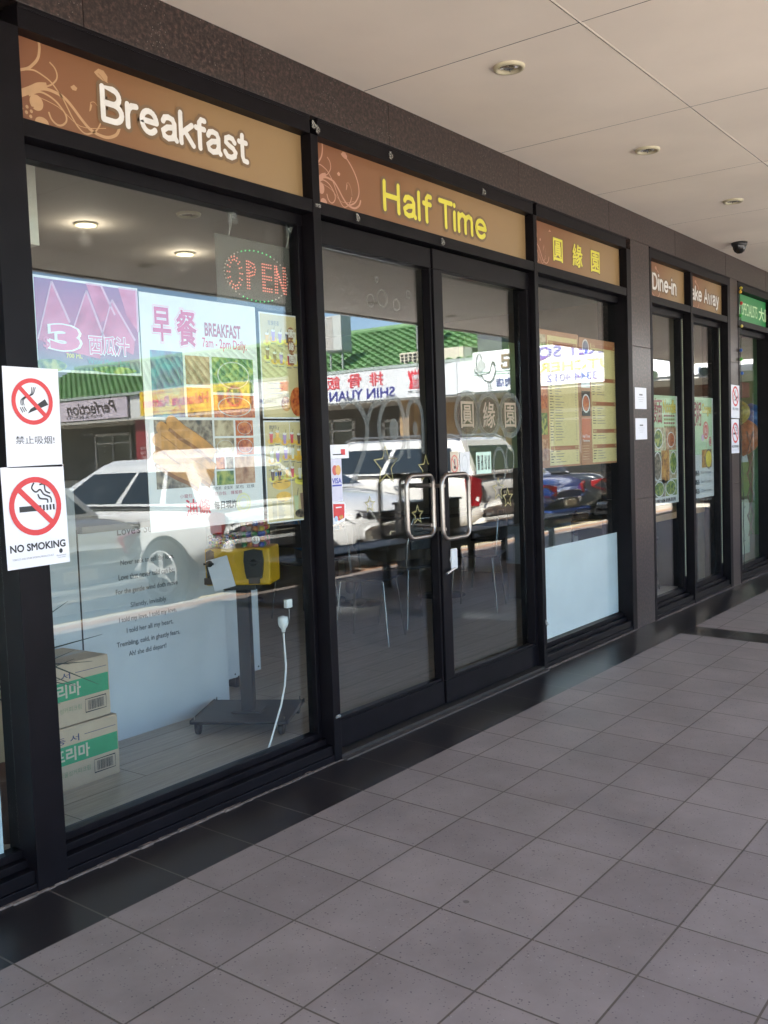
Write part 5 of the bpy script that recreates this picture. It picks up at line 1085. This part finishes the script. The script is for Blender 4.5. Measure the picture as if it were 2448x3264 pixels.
# ================================================================== CARS
def lerp(a, b, t_): return a+(b-a)*t_
tyre_m = M('tyre_rubber', (.02, .02, .02), .8); rim_m = M('alloy_rim', (.55, .55, .55), .3, .2); carglass = M('tinted_car_glass', (.02, .028, .032), .04, 0, coat=.5)
lampclear = M('headlamp_glass', (.14, .14, .15), .08, .3, coat=1.0); tailred = M('taillight_red', (.24, .006, .012), .12, coat=1.0); tailclear = M('taillight_clear', (.6, .5, .45), .15, coat=1); plate_m = M('plate_cream', (.55, .52, .42), .4)
def car(label, X, y, rot, col, L, W, H, kind, rails=False, grp='cars parked nose-out along the kerb', rear=None):
    """local frame: +y forward, tail at 0; ground at z=0"""
    t = thing('parked_car', label, 'car', (X, y, -.252), rot, grp); hw = W/2
    belt = H*(.66 if kind == 'sedan' else .655); hood = H*(.60 if kind == 'sedan' else .625); zb = .22
    if kind == 'sedan': S = [(0, .80, .58, .62), (.12, .92, .40, belt*.98), (.5, .98, .24, belt+.02), (1.1, 1, zb, belt), (L*.45, 1, zb, belt-.01), (L*.66, 1, zb, belt-.02), (L*.75, .99, zb, hood), (L*.93, .93, .26, hood-.12), (L*.985, .84, .34, .60), (L, .72, .42, .52)]
    else: S = [(0, .86, .48, .62), (.08, .95, .36, belt*.97), (.45, .99, .26, belt+.01), (1.1, 1, zb, belt), (L*.45, 1, zb, belt-.01), (L*.68, 1, zb, belt-.03), (L*.76, .99, zb, hood), (L*.86, .98, .24, hood-.06), (L*.945, .94, .27, hood-.145), (L*.985, .88, .32, hood-.30), (L, .76, .40, hood-.42)]
    lift = .22 if (kind != 'sedan' and not rails and grp) else 0
    S = [(a_, b_, c_+(lift if i_ < 3 else 0)*(1, .9, .6)[min(i_, 2)], d_) for i_, (a_, b_, c_, d_) in enumerate(S)]
    S = [(a_, b_, c_, max(d_, c_+.12)) for a_, b_, c_, d_ in S]
    vs = []; n_ = 8
    for (yy, k, z0, z1) in S:
        w_ = hw*k; m_ = lerp(z0, z1, .5)
        prof = [(0, z0), (w_*.82, z0), (w_*.97, z0+.07), (w_, m_), (w_*.985, lerp(m_, z1, .7)), (w_*.955, z1-.035), (w_*.80, z1+.005), (0, z1+.03)]
        vs += [(p[0], yy, p[1]) for p in prof]+[(-p[0], yy, p[1]) for p in prof[-2:0:-1]]
    r_ = 14; fs = []
    for i in range(len(S)-1):
        for j in range(r_): fs.append((i*r_+j, i*r_+(j+1) % r_, (i+1)*r_+(j+1) % r_, (i+1)*r_+j))
    fs.append(tuple(range(r_))); fs.append(tuple((len(S)-1)*r_+j for j in range(r_-1, -1, -1)))
    q = MB(); q.add(vs, fs, col, True); q.build('body', t, sub=2)
    # cabin
    zbelt = belt-.01
    if kind == 'sedan': r0, r1, f1, f0 = .72, 1.25, L*.56, L*.72
    elif rails: r0, r1, f1, f0 = .10, .42, L*.58, L*.74
    else: r0, r1, f1, f0 = .12, .62, L*.50, L*.75
    bw, tw = hw*.93, hw*.72
    B = [(-bw, r0, zbelt), (bw, r0, zbelt), (bw, f0, zbelt-.02), (-bw, f0, zbelt-.02)]; T = [(-tw, r1, H-.05), (tw, r1, H-.05), (tw, f1, H-.06), (-tw, f1, H-.06)]; T2 = [(-tw*.82, r1+.12, H), (tw*.82, r1+.12, H), (tw*.82, f1-.15, H), (-tw*.82, f1-.15, H)]
    q = MB(); q.add(B+T+T2, [(0, 3, 2, 1), (0, 1, 5, 4), (1, 2, 6, 5), (2, 3, 7, 6), (3, 0, 4, 7), (4, 5, 9, 8), (5, 6, 10, 9), (6, 7, 11, 10), (7, 4, 8, 11), (8, 9, 10, 11)], col, False); q.build('roof', t, bevel=.045)
    def onface(c, s0, s1, t0, t1, name, mat, off=.006, th=.004):
        A_, B_, C_, D_ = [Vector(p) for p in c]
        P = lambda s, u_: (A_.lerp(B_, s)).lerp(D_.lerp(C_, s), u_)
        nn = (B_-A_).cross(D_-A_).normalized(); 
        if nn.dot((A_+B_+C_+D_)/4-Vector((0, L*.4, H*.6))) < 0: nn = -nn
        pts = [P(*s) for s in s0] if isinstance(s0, list) else [P(s0, t0), P(s1, t0), P(s1, t1), P(s0, t1)]
        F1 = [p+nn*off for p in pts]; k_ = len(F1); F2 = [p-nn*.02 for p in pts]
        q = MB(); q.add(F1+F2, [tuple(range(k_))]+[(i, (i+1) % k_, k_+(i+1) % k_, k_+i) for i in range(k_)], mat); return q.build(name, t)
    rub = black
    for sx, (a0, b0, c0_, d0) in ((1, (B[1], B[2], T[2], T[1])), (-1, (B[0], B[3], T[3], T[0]))):
        cc = (a0, b0, c0_, d0)
        onface(cc, [(.06, .04), (.95, .03), (.955, .075), (.06, .085)], 0, 0, 0, 'window_trim', rub, .004)
        e_ = .10 if kind == 'sedan' else .0
        if kind != 'sedan': onface(cc, [(.07, .16), (.24, .14), (.24, .82), (.09, .80)], 0, 0, 0, 'window', carglass)
        onface(cc, [(.07 if e_ else .27, .14), (.49, .14), (.49, .82), (.09 if e_ else .27, .82)], 0, 0, 0, 'window', carglass)
        onface(cc, [(.52, .14), (.90, .12), (.93, .82), (.52, .82)], 0, 0, 0, 'window', carglass)
        # door handles, sills, mirror
        for yy in (L*.30, L*.52): MB().tube([(sx*hw*.99, yy-.09, belt-.16), (sx*(hw+.025), yy-.06, belt-.155), (sx*(hw+.025), yy+.06, belt-.15), (sx*hw*.99, yy+.09, belt-.15)], .014, chrome if kind == 'suv' else col, 6).build('door_handle', t)
        q = MB(); q.lathe([(0, -.07), (.055, -.05), (.075, 0), (.055, .05), (0, .06)], col, (sx*(hw+.12), L*.66, belt+.07), n=12); q.tube([(sx*hw*.9, L*.665, belt+.0), (sx*(hw+.1), L*.66, belt+.04)], .02, black, 6); q.build('wing_mirror', t)
        for yy in (.30*L, .485*L, .655*L):
            pass
        q = MB(); q.tube([(sx*hw*.985, L*.485, zb+.12), (sx*hw*1.003, L*.485, m_car(zb, belt)), (sx*hw*.985, L*.485, belt-.05)], .004, black, 4); q.tube([(sx*hw*.985, L*.70, zb+.12), (sx*hw*1.003, L*.70, m_car(zb, belt)), (sx*hw*.98, L*.685, belt-.06)], .004, black, 4); q.build('door_gap', t)
        if rails: MB().tube([(sx*tw*.95, r1+.05, H-.02), (sx*tw*.93, r1+.2, H+.045), (sx*tw*.93, f1-.25, H+.045), (sx*tw*.95, f1-.08, H-.02)], .02, M('rail_grey', (.12, .12, .12), .4), 8).build('roof_rail', t)
    onface((B[1], B[0], T[0], T[1]), [(.08, .14), (.92, .14), (.90, .84), (.10, .84)], 0, 0, 0, 'rear_window', carglass)
    onface((B[3], B[2], T[2], T[3]), [(.04, .08), (.96, .08), (.94, .90), (.06, .90)], 0, 0, 0, 'windscreen', carglass)
    # wheels
    wr = .345 if kind == 'suv' else .32
    for yy in (.84, L-.88):
        for sx in (-1, 1):
            xo = sx*(hw-.055)
            w_ = MB(); w_.lathe([(wr*1.13, .0), (wr*1.13, .118)], black, (hw-.118 if sx > 0 else -hw, yy, wr), 'X', 28); w_.lathe([(0, 0), (wr*1.13, 0)], black, (sx*(hw+.002), yy, wr), 'X', 28); w_.build('wheel_arch', t)
            w_ = MB(); w_.lathe([(wr*.62, -.10), (wr*.92, -.10), (wr, -.07), (wr, .07), (wr*.92, .10), (wr*.66, .105)], tyre_m, (xo, yy, wr), 'X', 32); tw_ = w_.build('wheel', t)
            w_ = MB(); w_.lathe([(wr*.60, .0), (wr*.67, .0), (wr*.68, sx*.012), (wr*.63, sx*.016), (wr*.60, sx*.004)], rim_m, (xo+sx*.10, yy, wr), 'X', 32)
            w_.lathe([(0, 0), (wr*.6, 0)], black, (xo+sx*.075, yy, wr), 'X', 24)
            for k in range(5):
                a_ = 2*PI*k/5+.3; c_, s_ = math.cos(a_), math.sin(a_); p = (-s_, c_); ww = .034
                pts = [(c_*r+p[0]*w2, s_*r+p[1]*w2) for r, w2 in ((.05, -ww*.8), (wr*.64, -ww*1.25), (wr*.64, ww*1.25), (.05, ww*.8))]
                v_ = [(xo+sx*.112, yy+u, wr+z) for u, z in pts]+[(xo+sx*.085, yy+u, wr+z) for u, z in pts]
                w_.add(v_, [(0, 1, 2, 3), (0, 4, 5, 1), (2, 6, 7, 3), (1, 5, 6, 2), (3, 7, 4, 0)], rim_m)
            w_.lathe([(0, sx*.014), (.04, sx*.012), (.055, 0)], rim_m, (xo+sx*.108, yy, wr), 'X', 16); w_.build('rim', tw_)
    # lamps
    def patch(name, pts, yf, mat, th=.05):
        """lamp wrapped round a corner: pts (x, y, z) outline on the body"""
        n2 = len(pts); inner = [(p[0]*.93, p[1]+th*(1 if yf < L/2 else -1), p[2]) for p in pts]
        q = MB(); q.add([tuple(p) for p in pts]+inner, [tuple(range(n2)), tuple(range(2*n2-1, n2-1, -1))]+[(i, n2+i, n2+(i+1) % n2, (i+1) % n2) for i in range(n2)], mat); return q.build(name, t, bevel=.012)
    for sx in (-1, 1):
        if kind == 'sedan':
            patch('taillight', [(sx*hw*.55, -.012, belt-.15), (sx*hw*.86, .05, belt-.11), (sx*hw*.955, .28, belt-.15), (sx*hw*.965, .26, belt-.27), (sx*hw*.87, .03, belt-.33), (sx*hw*.58, -.02, belt-.31)], 0, tailred)
        elif not rails:
            patch('taillight', [(sx*hw*.86, .04, belt-.05), (sx*hw*.96, .10, belt-.02), (sx*hw*.99, .17, belt-.06), (sx*hw*.985, .14, belt-.24), (sx*hw*.92, .04, belt-.26), (sx*hw*.88, .02, belt-.18)], 0, tailred)
        else:
            patch('taillight', [(sx*hw*.80, .035, belt-.06), (sx*hw*.97, .10, belt+.0), (sx*hw*1.005, .22, belt-.06), (sx*hw*1.0, .16, belt-.46), (sx*hw*.90, .03, belt-.46), (sx*hw*.84, .01, belt-.30)], 0, tailred)
        patch('headlight', [(sx*hw*.46, L-.035, hood-.33), (sx*hw*.50, L-.08, hood-.24), (sx*hw*.90, L-.30, hood-.17), (sx*hw*.965, L-.27, hood-.25), (sx*hw*.86, L-.07, hood-.37)], L, lampclear)
        for hx_ in (.58, .74): MB().lathe([(0, .0), (.045, .004), (.055, .016), (.05, .02)], chrome, (sx*hw*hx_, L-.055-.12*(hx_-.5)*2, hood-.285), 'Y', 14).build('lamp_reflector', t)
        q = MB(); q.lathe([(0, .0), (.06, .0), (.065, .02)], M('fog_lamp', (.4, .4, .42), .2), (sx*hw*.68, L-.03, .42), 'Y', 14); q.box((sx*hw*.55, L-.08, .36), (sx*hw*.84, L-.02, .48), black); q.build('fog_lamp', t)
    q = MB(); zg = hood-.38; q.box((-hw*.44, L-.12, zg), (hw*.44, L-.012, zg+.13), black)
    for k in range(4): q.box((-hw*.43, L-.02, zg+.012+k*.03), (hw*.43, L-.004, zg+.019+k*.03), chrome)
    q.box((-hw*.5, L-.09, .34), (hw*.5, L-.01, .48), black); q.build('grille', t, bevel=.006)
    q = MB(); q.box((-.185, L, .42), (.185, L+.012, .52), plate_m); q.build('number_plate', t)
    q = MB(); zp = belt-.32 if kind != 'sedan' else .50
    q.box((-.26, -.012, zp-.09), (.26, .08, zp+.09), M('plate_recess', (.10, .10, .10), .5)); q.box((-.185, -.02, zp-.05), (.185, -.012, zp+.05), plate_m); q.build('number_plate', t, bevel=.004)
    q = MB(); zz = .50+lift if kind != 'sedan' else .42; q.box((-hw*.86, -.035, zz-.16), (hw*.86, .25, zz-.02), col); q.build('bumper', t, bevel=.045)
    q = MB(); q.box((-hw*.80, .0, zz-.26), (hw*.80, .3, zz-.16), black); q.box((-hw*.84, -.006, zz+.0), (hw*.84, .03, zz+.004), black); q.box((-hw*.70, .06, .26), (hw*.70, .5, zz-.2), black); q.build('bumper_trim', t, bevel=.01)
    q = MB(); q.tube([(-hw*.80, -.002, .50), (-hw*.80, .03, belt-.0)], .004, black, 4); q.tube([(hw*.80, -.002, .50), (hw*.80, .03, belt-.0)], .004, black, 4); q.build('boot_gap', t)
    return t
def m_car(a, b): return a*.5+b*.5
wcar = M('white_car_paint', (.80, .80, .79), .25, 0, .01, coat=1.0); gcar = M('silver_grey_paint', (.40, .40, .37), .3, .25, .02, coat=1.0); scar = M('champagne_silver_paint', (.80, .77, .71), .3, .05, .02, coat=1.0); bcar = M('blue_car_paint', (.015, .05, .22), .25, .3, .03, coat=1.0); dcar = M('dark_car_paint', (.02, .022, .025), .2, coat=1.0); rcar = M('red_car_paint', (.5, .02, .02), .2, coat=1)
car('grey sedan with its tail to the walkway, mirrored behind the no smoking notices', 3.70, -4.76, PI, gcar, 4.7, 1.82, 1.46, 'sedan')
car('white hatchback with its tail to the walkway, mirrored behind the breakfast poster', 6.0, -4.36, PI, wcar, 4.4, 1.84, 1.54, 'suv')
car('white car with its headlights towards the walkway, mirrored in the left door', 8.20, -8.90, 0, wcar, 4.5, 1.84, 1.66, 'suv', grp=None)
car('pale silver wagon with roof rails and tall red taillights, mirrored in the right door', 11.62, -4.72, PI, scar, 4.85, 1.90, 1.70, 'suv', rails=True)
car('blue car with a red taillight, mirrored under the yellow menu', 14.05, -4.85, PI, bcar, 4.5, 1.82, 1.45, 'sedan')
car('dark car at the end of the row, mirrored at the foot of the yellow menu', 16.5, -4.9, PI, dcar, 4.5, 1.82, 1.46, 'sedan')
for x, lab in ((3.7, 'grey sedan'), (6.0, 'white hatchback'), (8.3, 'white car facing the shop'), (10.05, 'gap beside the silver wagon'), (11.7, 'silver wagon'), (14.1, 'blue car')):
    q = MB(); c_ = M('yellowed_concrete', (.55, .45, .26), .85, var=.15, scale=12, bump=.3)
    P = [(-.075, 0), (.075, 0), (.055, .10), (-.055, .10)]; v_ = [(-.85, p[0], p[1]) for p in P]+[(.85, p[0], p[1]) for p in P]
    q.add(v_, [(0, 3, 2, 1), (4, 5, 6, 7), (0, 1, 5, 4), (1, 2, 6, 5), (2, 3, 7, 6), (3, 0, 4, 7)], c_)
    tag(q.build('wheel_stop', bevel=.012, loc=(x, -4.74, -.25)), 'concrete wheel stop at the kerb by the '+lab, 'wheel stop', 'wheel stops along the kerb')

# ================================================================== OPPOSITE WING (x = 19), seen mirrored
WX = 19.0
def wy(v): return 0.18-v
wing = thing('shop_wing', 'row of shops opposite with a green tiled roof above its sign band', 'building', (WX, -15, 0))
def WB(name, boxes, bevel=0):
    q = MB()
    for a_, b_, mt in boxes: q.box((a_[0]-WX, a_[1]+15, a_[2]), (b_[0]-WX, b_[1]+15, b_[2]), mt)
    return q.build(name, wing, bevel=bevel)
tanw = M('tan_render', (.42, .28, .15), .85, var=.12, scale=2); greyw = M('dark_shop_wall', (.07, .065, .06), .8, var=.2)
WB('fascia', [((WX+.12, -34, 2.66), (WX+.3, .3, 3.45), M('fascia_white', (.62, .62, .6), .6, var=.05))])
WB('fascia', [((WX+.0, -34, 2.58), (WX+3.4, .3, 2.655), M('wing_soffit', (.4, .38, .34), .8))])
WB('wall', [((WX+2.6, -13.6, -.3), (WX+2.8, -9.3, 2.66), tanw), ((WX+2.6, -34, -.3), (WX+2.8, -13.6, 2.66), greyw), ((WX+2.6, -9.3, -.3), (WX+2.8, 6, 2.66), M('dark_red_wall', (.12, .05, .03), .8))])
wfr = M('aluminium_frame', (.42, .40, .38), .4); wgl = M('shop_window_dark', (.03, .035, .035), .06)
for i, (y0, y1, z1) in enumerate(((-14.55, -13.45, 2.2), (-17.4, -15.6, 2.3), (-20.2, -18.2, 2.3), (-24.6, -22.9, 2.3), (-28.4, -26.2, 2.3), (-9.0, -7.3, 2.2), (-6.6, -4.6, 2.3), (-3.8, -1.2, 2.3))):
    w_ = WB('window', [((WX+2.52, y0, -.2), (WX+2.6, y0+.09, z1), wfr), ((WX+2.52, y1-.09, -.2), (WX+2.6, y1, z1), wfr), ((WX+2.52, y0, z1-.09), (WX+2.6, y1, z1), wfr), ((WX+2.52, (y0+y1)/2-.03, -.2), (WX+2.6, (y0+y1)/2+.03, z1), wfr), ((WX+2.52, y0, 1.9), (WX+2.6, y1, 1.96), wfr)])
    q = MB(); q.box((2.575, y0+15.05, -.2), (2.597, y1+14.95, z1-.05), wgl); q.build('pane', w_)
WB('column', [((WX+.35, y-.14, -.3), (WX+.62, y+.14, 2.58), tanw) for y in (-12.2,)]); WB('column', [((WX+.35, y-.12, -.3), (WX+.6, y+.12, 2.58), M('white_column', (.6, .58, .54), .7)) for y in (-22.35,)])
WB('fire_hose_panel', [((WX+.30, -23.15, .3), (WX+.42, -22.5, 2.58), M('dark_red_panel', (.22, .02, .025), .5))])
a = Art((.29, 15-22.55, 1.30), u=(0, -1, 0), v=(0, 0, 1), step=.006); 
for i, s_ in enumerate(('FIRE', 'HOSE', 'REEL')): a.text(s_, .06, .28-.16*i, .36, .38-.16*i, M('pinkish_letters', (.6, .4, .4)), 1)
o = a.build('fire_hose_letters', wing); o.location = a.o
# tiled roof: rolls and courses as real geometry
q = MB(); gt = M('green_roof_tile', (.17, .31, .135), .6, var=.22, scale=1.2); cw, rise, run = .30, 1.42, 3.0
rows, seg = 14, 6; y0, y1 = -30.0, 0.2; ncol = int((y1-y0)/cw)
for r_ in range(rows):
    x_a, x_b = .02+run*r_/rows, .02+run*(r_+1)/rows+.10; za, zb_ = 3.46+rise*r_/rows, 3.46+rise*(r_+1)/rows+.015
    vs = []; fs = []
    for i in range(ncol*seg+1):
        y_ = y0+i*cw/seg+15; h_ = .055*abs(math.sin(PI*i/seg+.0)) if seg else 0; h_ = .045*(1+math.cos(2*PI*i/seg+PI*.25))
        vs += [(x_a+.10, y_, za+h_-.10), (x_a, y_, za+h_+.0), (x_b, y_, zb_+h_-.09)]
    for i in range(ncol*seg): b_ = 3*i; fs += [(b_, b_+3, b_+4, b_+1), (b_+1, b_+4, b_+5, b_+2)]
    q.add(vs, fs, gt)
q.tube([(run+.05, y0+15, 3.46+rise+.03), (run+.05, y1+15, 3.46+rise+.03)], .10, gt, 8)
q.add([(run+.05, y0+15, 3.46+rise), (run+.05, y1+15, 3.46+rise), (2*run+.1, y1+15, 3.46), (2*run+.1, y0+15, 3.46)], [(0, 1, 2, 3)], gt)
q.build('roof', wing)
q = MB(); q.box((.0, y0+15, 3.42), (.1, y1+15, 3.50), M('gutter', (.35, .4, .36), .5)); q.build('gutter', wing)
gv = M('grey_vent', (.34, .37, .35), .5)
for (v0, v1, z0, z1, x0, x1, nm, lab, cat) in ((12.27, 11.83, 4.2, 5.05, .9, 1.5, 'roof_duct', 'pale grey duct standing on the green roof, mirrored in the left door', 'duct'), (9.95, 9.25, 3.6, 4.6, .2, 1.2, 'roof_duct', 'large dark grey duct on the green roof, mirrored above the rooster sign', 'duct')):
    q = MB(); q.box((WX+x0, wy(v0), z0-.5), (WX+x1, wy(v1), z1), gv if nm and v0 > 11 else M('dark_duct', (.10, .11, .11), .5)); q.box((WX+x0-.02, wy(v0)-.02, z1-.04), (WX+x1+.02, wy(v1)+.02, z1), gv); q.box((WX+x0-.01, wy(v0)-.01, (z0+z1)/2), (WX+x1+.01, wy(v1)+.01, (z0+z1)/2+.03), gv)
    tag(q.build(nm, bevel=.01), lab, cat)
t = thing('air_conditioner', 'tall slatted air conditioner on a bracket above the opposite sign band', 'air conditioner', (WX+.1, -14.32, 4.06))
q = MB(); q.box((0, -.28, 0), (.45, .28, .96), M('ac_casing', (.50, .52, .48), .5)); q.build('casing', t, bevel=.01)
q = MB()
for k in range(22): q.box((-.02, -.26, .03+k*.042), (.0, .0, .05+k*.042), M('ac_slats', (.66, .62, .56), .5))
q.build('grille', t)
q = MB(); q.box((.05, -.25, -.04), (.5, .25, 0), gv); q.box((.1, -.22, -.55), (.14, -.18, 0), gv); q.box((.1, .18, -.55), (.14, .22, 0), gv); q.build('bracket', t)
t = thing('evaporative_cooler', 'low cream cooler unit with gridded face on the green roof behind the sign band', 'air conditioner', (WX+.15, -11.12, 3.43))
q = MB(); q.box((0, -1.0, 0), (.7, .95, .38), M('cream_casing', (.62, .57, .44), .5)); q.box((0.02, .95, .0), (.68, 1.2, .34), M('grey_side', (.22, .24, .2), .5)); q.build('casing', t, bevel=.01)
q = MB()
for i in range(6):
    for j in range(4): q.box((-.006, -.96+i*.135, .03+j*.083), (-.0005, -.87+i*.135, .09+j*.083), black)
q.build('grille', t)
def wsign(v0, v1, z0, z1, base, label, fn, x=WX, th=.06):
    """sign facing the car park; local u runs towards the reader's right (real -y)"""
    yl = wy(min(v0, v1)); w_ = abs(v1-v0); a = Art((x, yl, z0), u=(0, -1, 0), v=(0, 0, 1), step=.008)
    a.sheet(w_, z1-z0, th, base); fn(a, w_, z1-z0); return tag(a.done('shop_sign'), label, 'sign', 'shop signs along the opposite wing')
lilac = M('lilac_banner', (.52, .45, .50), .6, var=.06, scale=2); dk = M('dark_brown_print', (.05, .035, .035)); navy = M('navy_print', (.03, .03, .22)); sred = M('sign_red', (.62, .03, .05)); spw = M('sign_white', (.68, .69, .68), .5, var=.03); wht_b = M('sign_bright_white', (.85, .85, .85), .5)
wsign(23.33, 27.6, 2.70, 3.37, lilac, 'lilac banner reading Perfection Hair & Beauty on the opposite wing', lambda a, w, h: (a.text('Perfection', .55, .20, 3.25, .60, dk, 1, shear=.35, off=.02), a.text('HAIR & BEAUTY', 1.35, .06, 3.35, .17, dk, 1)), x=WX-.02)
def hak(a, w, h):
    oy = M('sign_yellow', (.75, .50, .03), .5); a.stroke([(.12, .1), (w-.12, .1), (w-.12, h-.08), (.12, h-.08)], .03, M('sign_orange', (.62, .3, .03)), 1, close=True)
    a.text('博多屋', .35, .16, 1.35, .58, M('sign_brown_text', (.12, .05, .03)), 2, off=.02); a.ring(.62, .37, .34, .05, sred, 3, .30)
    a.text('Hakataya Ramen', 1.75, .16, 4.75, .56, M('salmon_halo', (.75, .35, .25)), 1, off=.04); a.text('Hakataya Ramen', 1.75, .16, 4.75, .56, sred, 2, off=.015)
wsign(17.69, 22.64, 2.69, 3.46, M('sign_yellow', (.75, .50, .03), .5), 'yellow sign reading Hakataya Ramen with red letters', hak, x=WX-.02)
wsign(15.56, 17.55, 2.66, 3.40, spw, 'pale sign with red characters and RESTAURANT TAKE AWAY', lambda a, w, h: (a.text('園餐', .1, .42, .9, .70, sred, 1, off=.02), a.text('RESTAURANT', .05, .22, 1.0, .34, navy, 1), a.text('TAKE AWAY', .05, .05, .85, .16, navy, 1), a.text('3344639', 1.05, .10, 1.7, .24, navy, 1)), x=WX-.02)
def shin(a, w, h):
    x = 1.02
    a.poly([(x, .22), (x+.44, .22), (x+.39, .42), (x+.47, .62), (x-.03, .62), (x+.05, .42)], sred, 1)
    for k in range(5): a.poly([(x-.02+k*.10, .62), (x+.06+k*.10, .62), (x+.02+k*.10, .72+(.03 if k == 2 else 0))], sred, 1)
    a.text('新', x+.11, .43, x+.33, .58, spw, 2, off=.02); a.rect(x+.11, .25, x+.33, .41, spw, 2); a.text('園', x+.12, .26, x+.32, .40, sred, 3)
    a.text('SINCE 1994', x-.02, .10, x+.48, .17, ink, 1)
    for i, s_ in enumerate('排骨飯店'): a.text(s_, 2.28+i*.74, .37, 2.74+i*.74, .72, sred, 1, off=.012)
    a.text('SHIN YUAN', 1.93, .05, 4.15, .31, navy, 1, off=.02)
wsign(10.45, 15.50, 2.63, 3.40, spw, 'white sign reading SHIN YUAN with a red crowned crest and red characters', shin, x=WX-.03)
def roo(a, w, h):
    gl_ = M('thin_green_line', (.2, .35, .25)); lg = M('rooster_grey', (.45, .46, .44)); x = 0.0
    for z_ in (.40, .46): a.rect(.0, z_, w-.02, z_+.018, gl_, 1)
    T = lambda P: [(1.12+p[0]*.72, p[1]) for p in P]
    hen = [(x+.05, .42), (x-.05, .28), (x-.28, .22), (x-.42, .30), (x-.50, .48), (x-.46, .66), (x-.40, .70), (x-.34, .60), (x-.28, .44), (x-.1, .42)]
    a.poly(T(hen), wht_b, 2); a.stroke(T(hen), .018, ink, 3, close=True)
    a.poly(T([(x-.42, .72), (x-.50, .68), (x-.50, .62), (x-.44, .62)]), ink, 4)
    for P in ([(x-.2, .22), (x-.22, .08)], [(x-.3, .24), (x-.3, .08)], [(x-.38, .06), (x-.14, .05)]): a.stroke(T(P), .016, ink, 3.5)
    a.poly(T([(x+.02, .50), (x-.12, .60), (x-.10, .72), (x+.06, .80), (x+.18, .72), (x+.22, .52), (x+.12, .46)]), lg, 1.5); a.stroke(T([(x+.20, .52), (x+.24, .72), (x+.16, .90), (x+.06, .92), (x+.02, .80)]), .02, ink, 4.2, smooth=4); a.stroke(T([(x+.02, .36), (x+.2, .44), (x+.32, .55), (x+.24, .62)]), .02, ink, 4.6, smooth=4)
    br2 = M('brushed_brown', (.22, .14, .09)); a.text('記', .16, .53, .60, .88, br2, 2, off=.03); a.text('羊肉店', .04, .10, .76, .30, navy, 2, off=.01)
wsign(8.55, 9.95, 2.63, 3.60, wht_b, 'white butcher sign with a black and white rooster and a hen', roo, x=WX-.04)
def mk(a, w, h):
    bl = M('sign_blue', (.08, .08, .45)); gd = M('sign_gold', (.75, .62, .2))
    a.text('MARKET SQU', -.0, .60, 2.95, .90, bl, 1, off=.03); a.text('BUTCHERS', .50, .32, 2.75, .53, gd, 1, off=.02); a.text('3344 4012', 1.12, .08, 2.36, .25, bl, 1, off=.02)
wsign(5.55, 8.53, 2.66, 3.60, wht_b, 'bright white sign reading MARKET SQU over BUTCHERS and 3344 4012', mk, x=WX-.04)
wsign(2.2, 5.3, 2.66, 3.30, wht_b, 'plain white sign at the corner of the opposite wing, mirrored in the far windows', lambda a, w, h: [a.disc(.4+.55*k, .05, .1, M('dark_leaf', (.03, .05, .025), .5, var=.3), 1, .09) for k in range(6)], x=WX-.04)
WB('sign_cover', [((WX+.0, -10.42, 2.63), (WX+.12, -9.8, 3.42), spw)])
# a few trees beyond the wing's far end give the horizon something
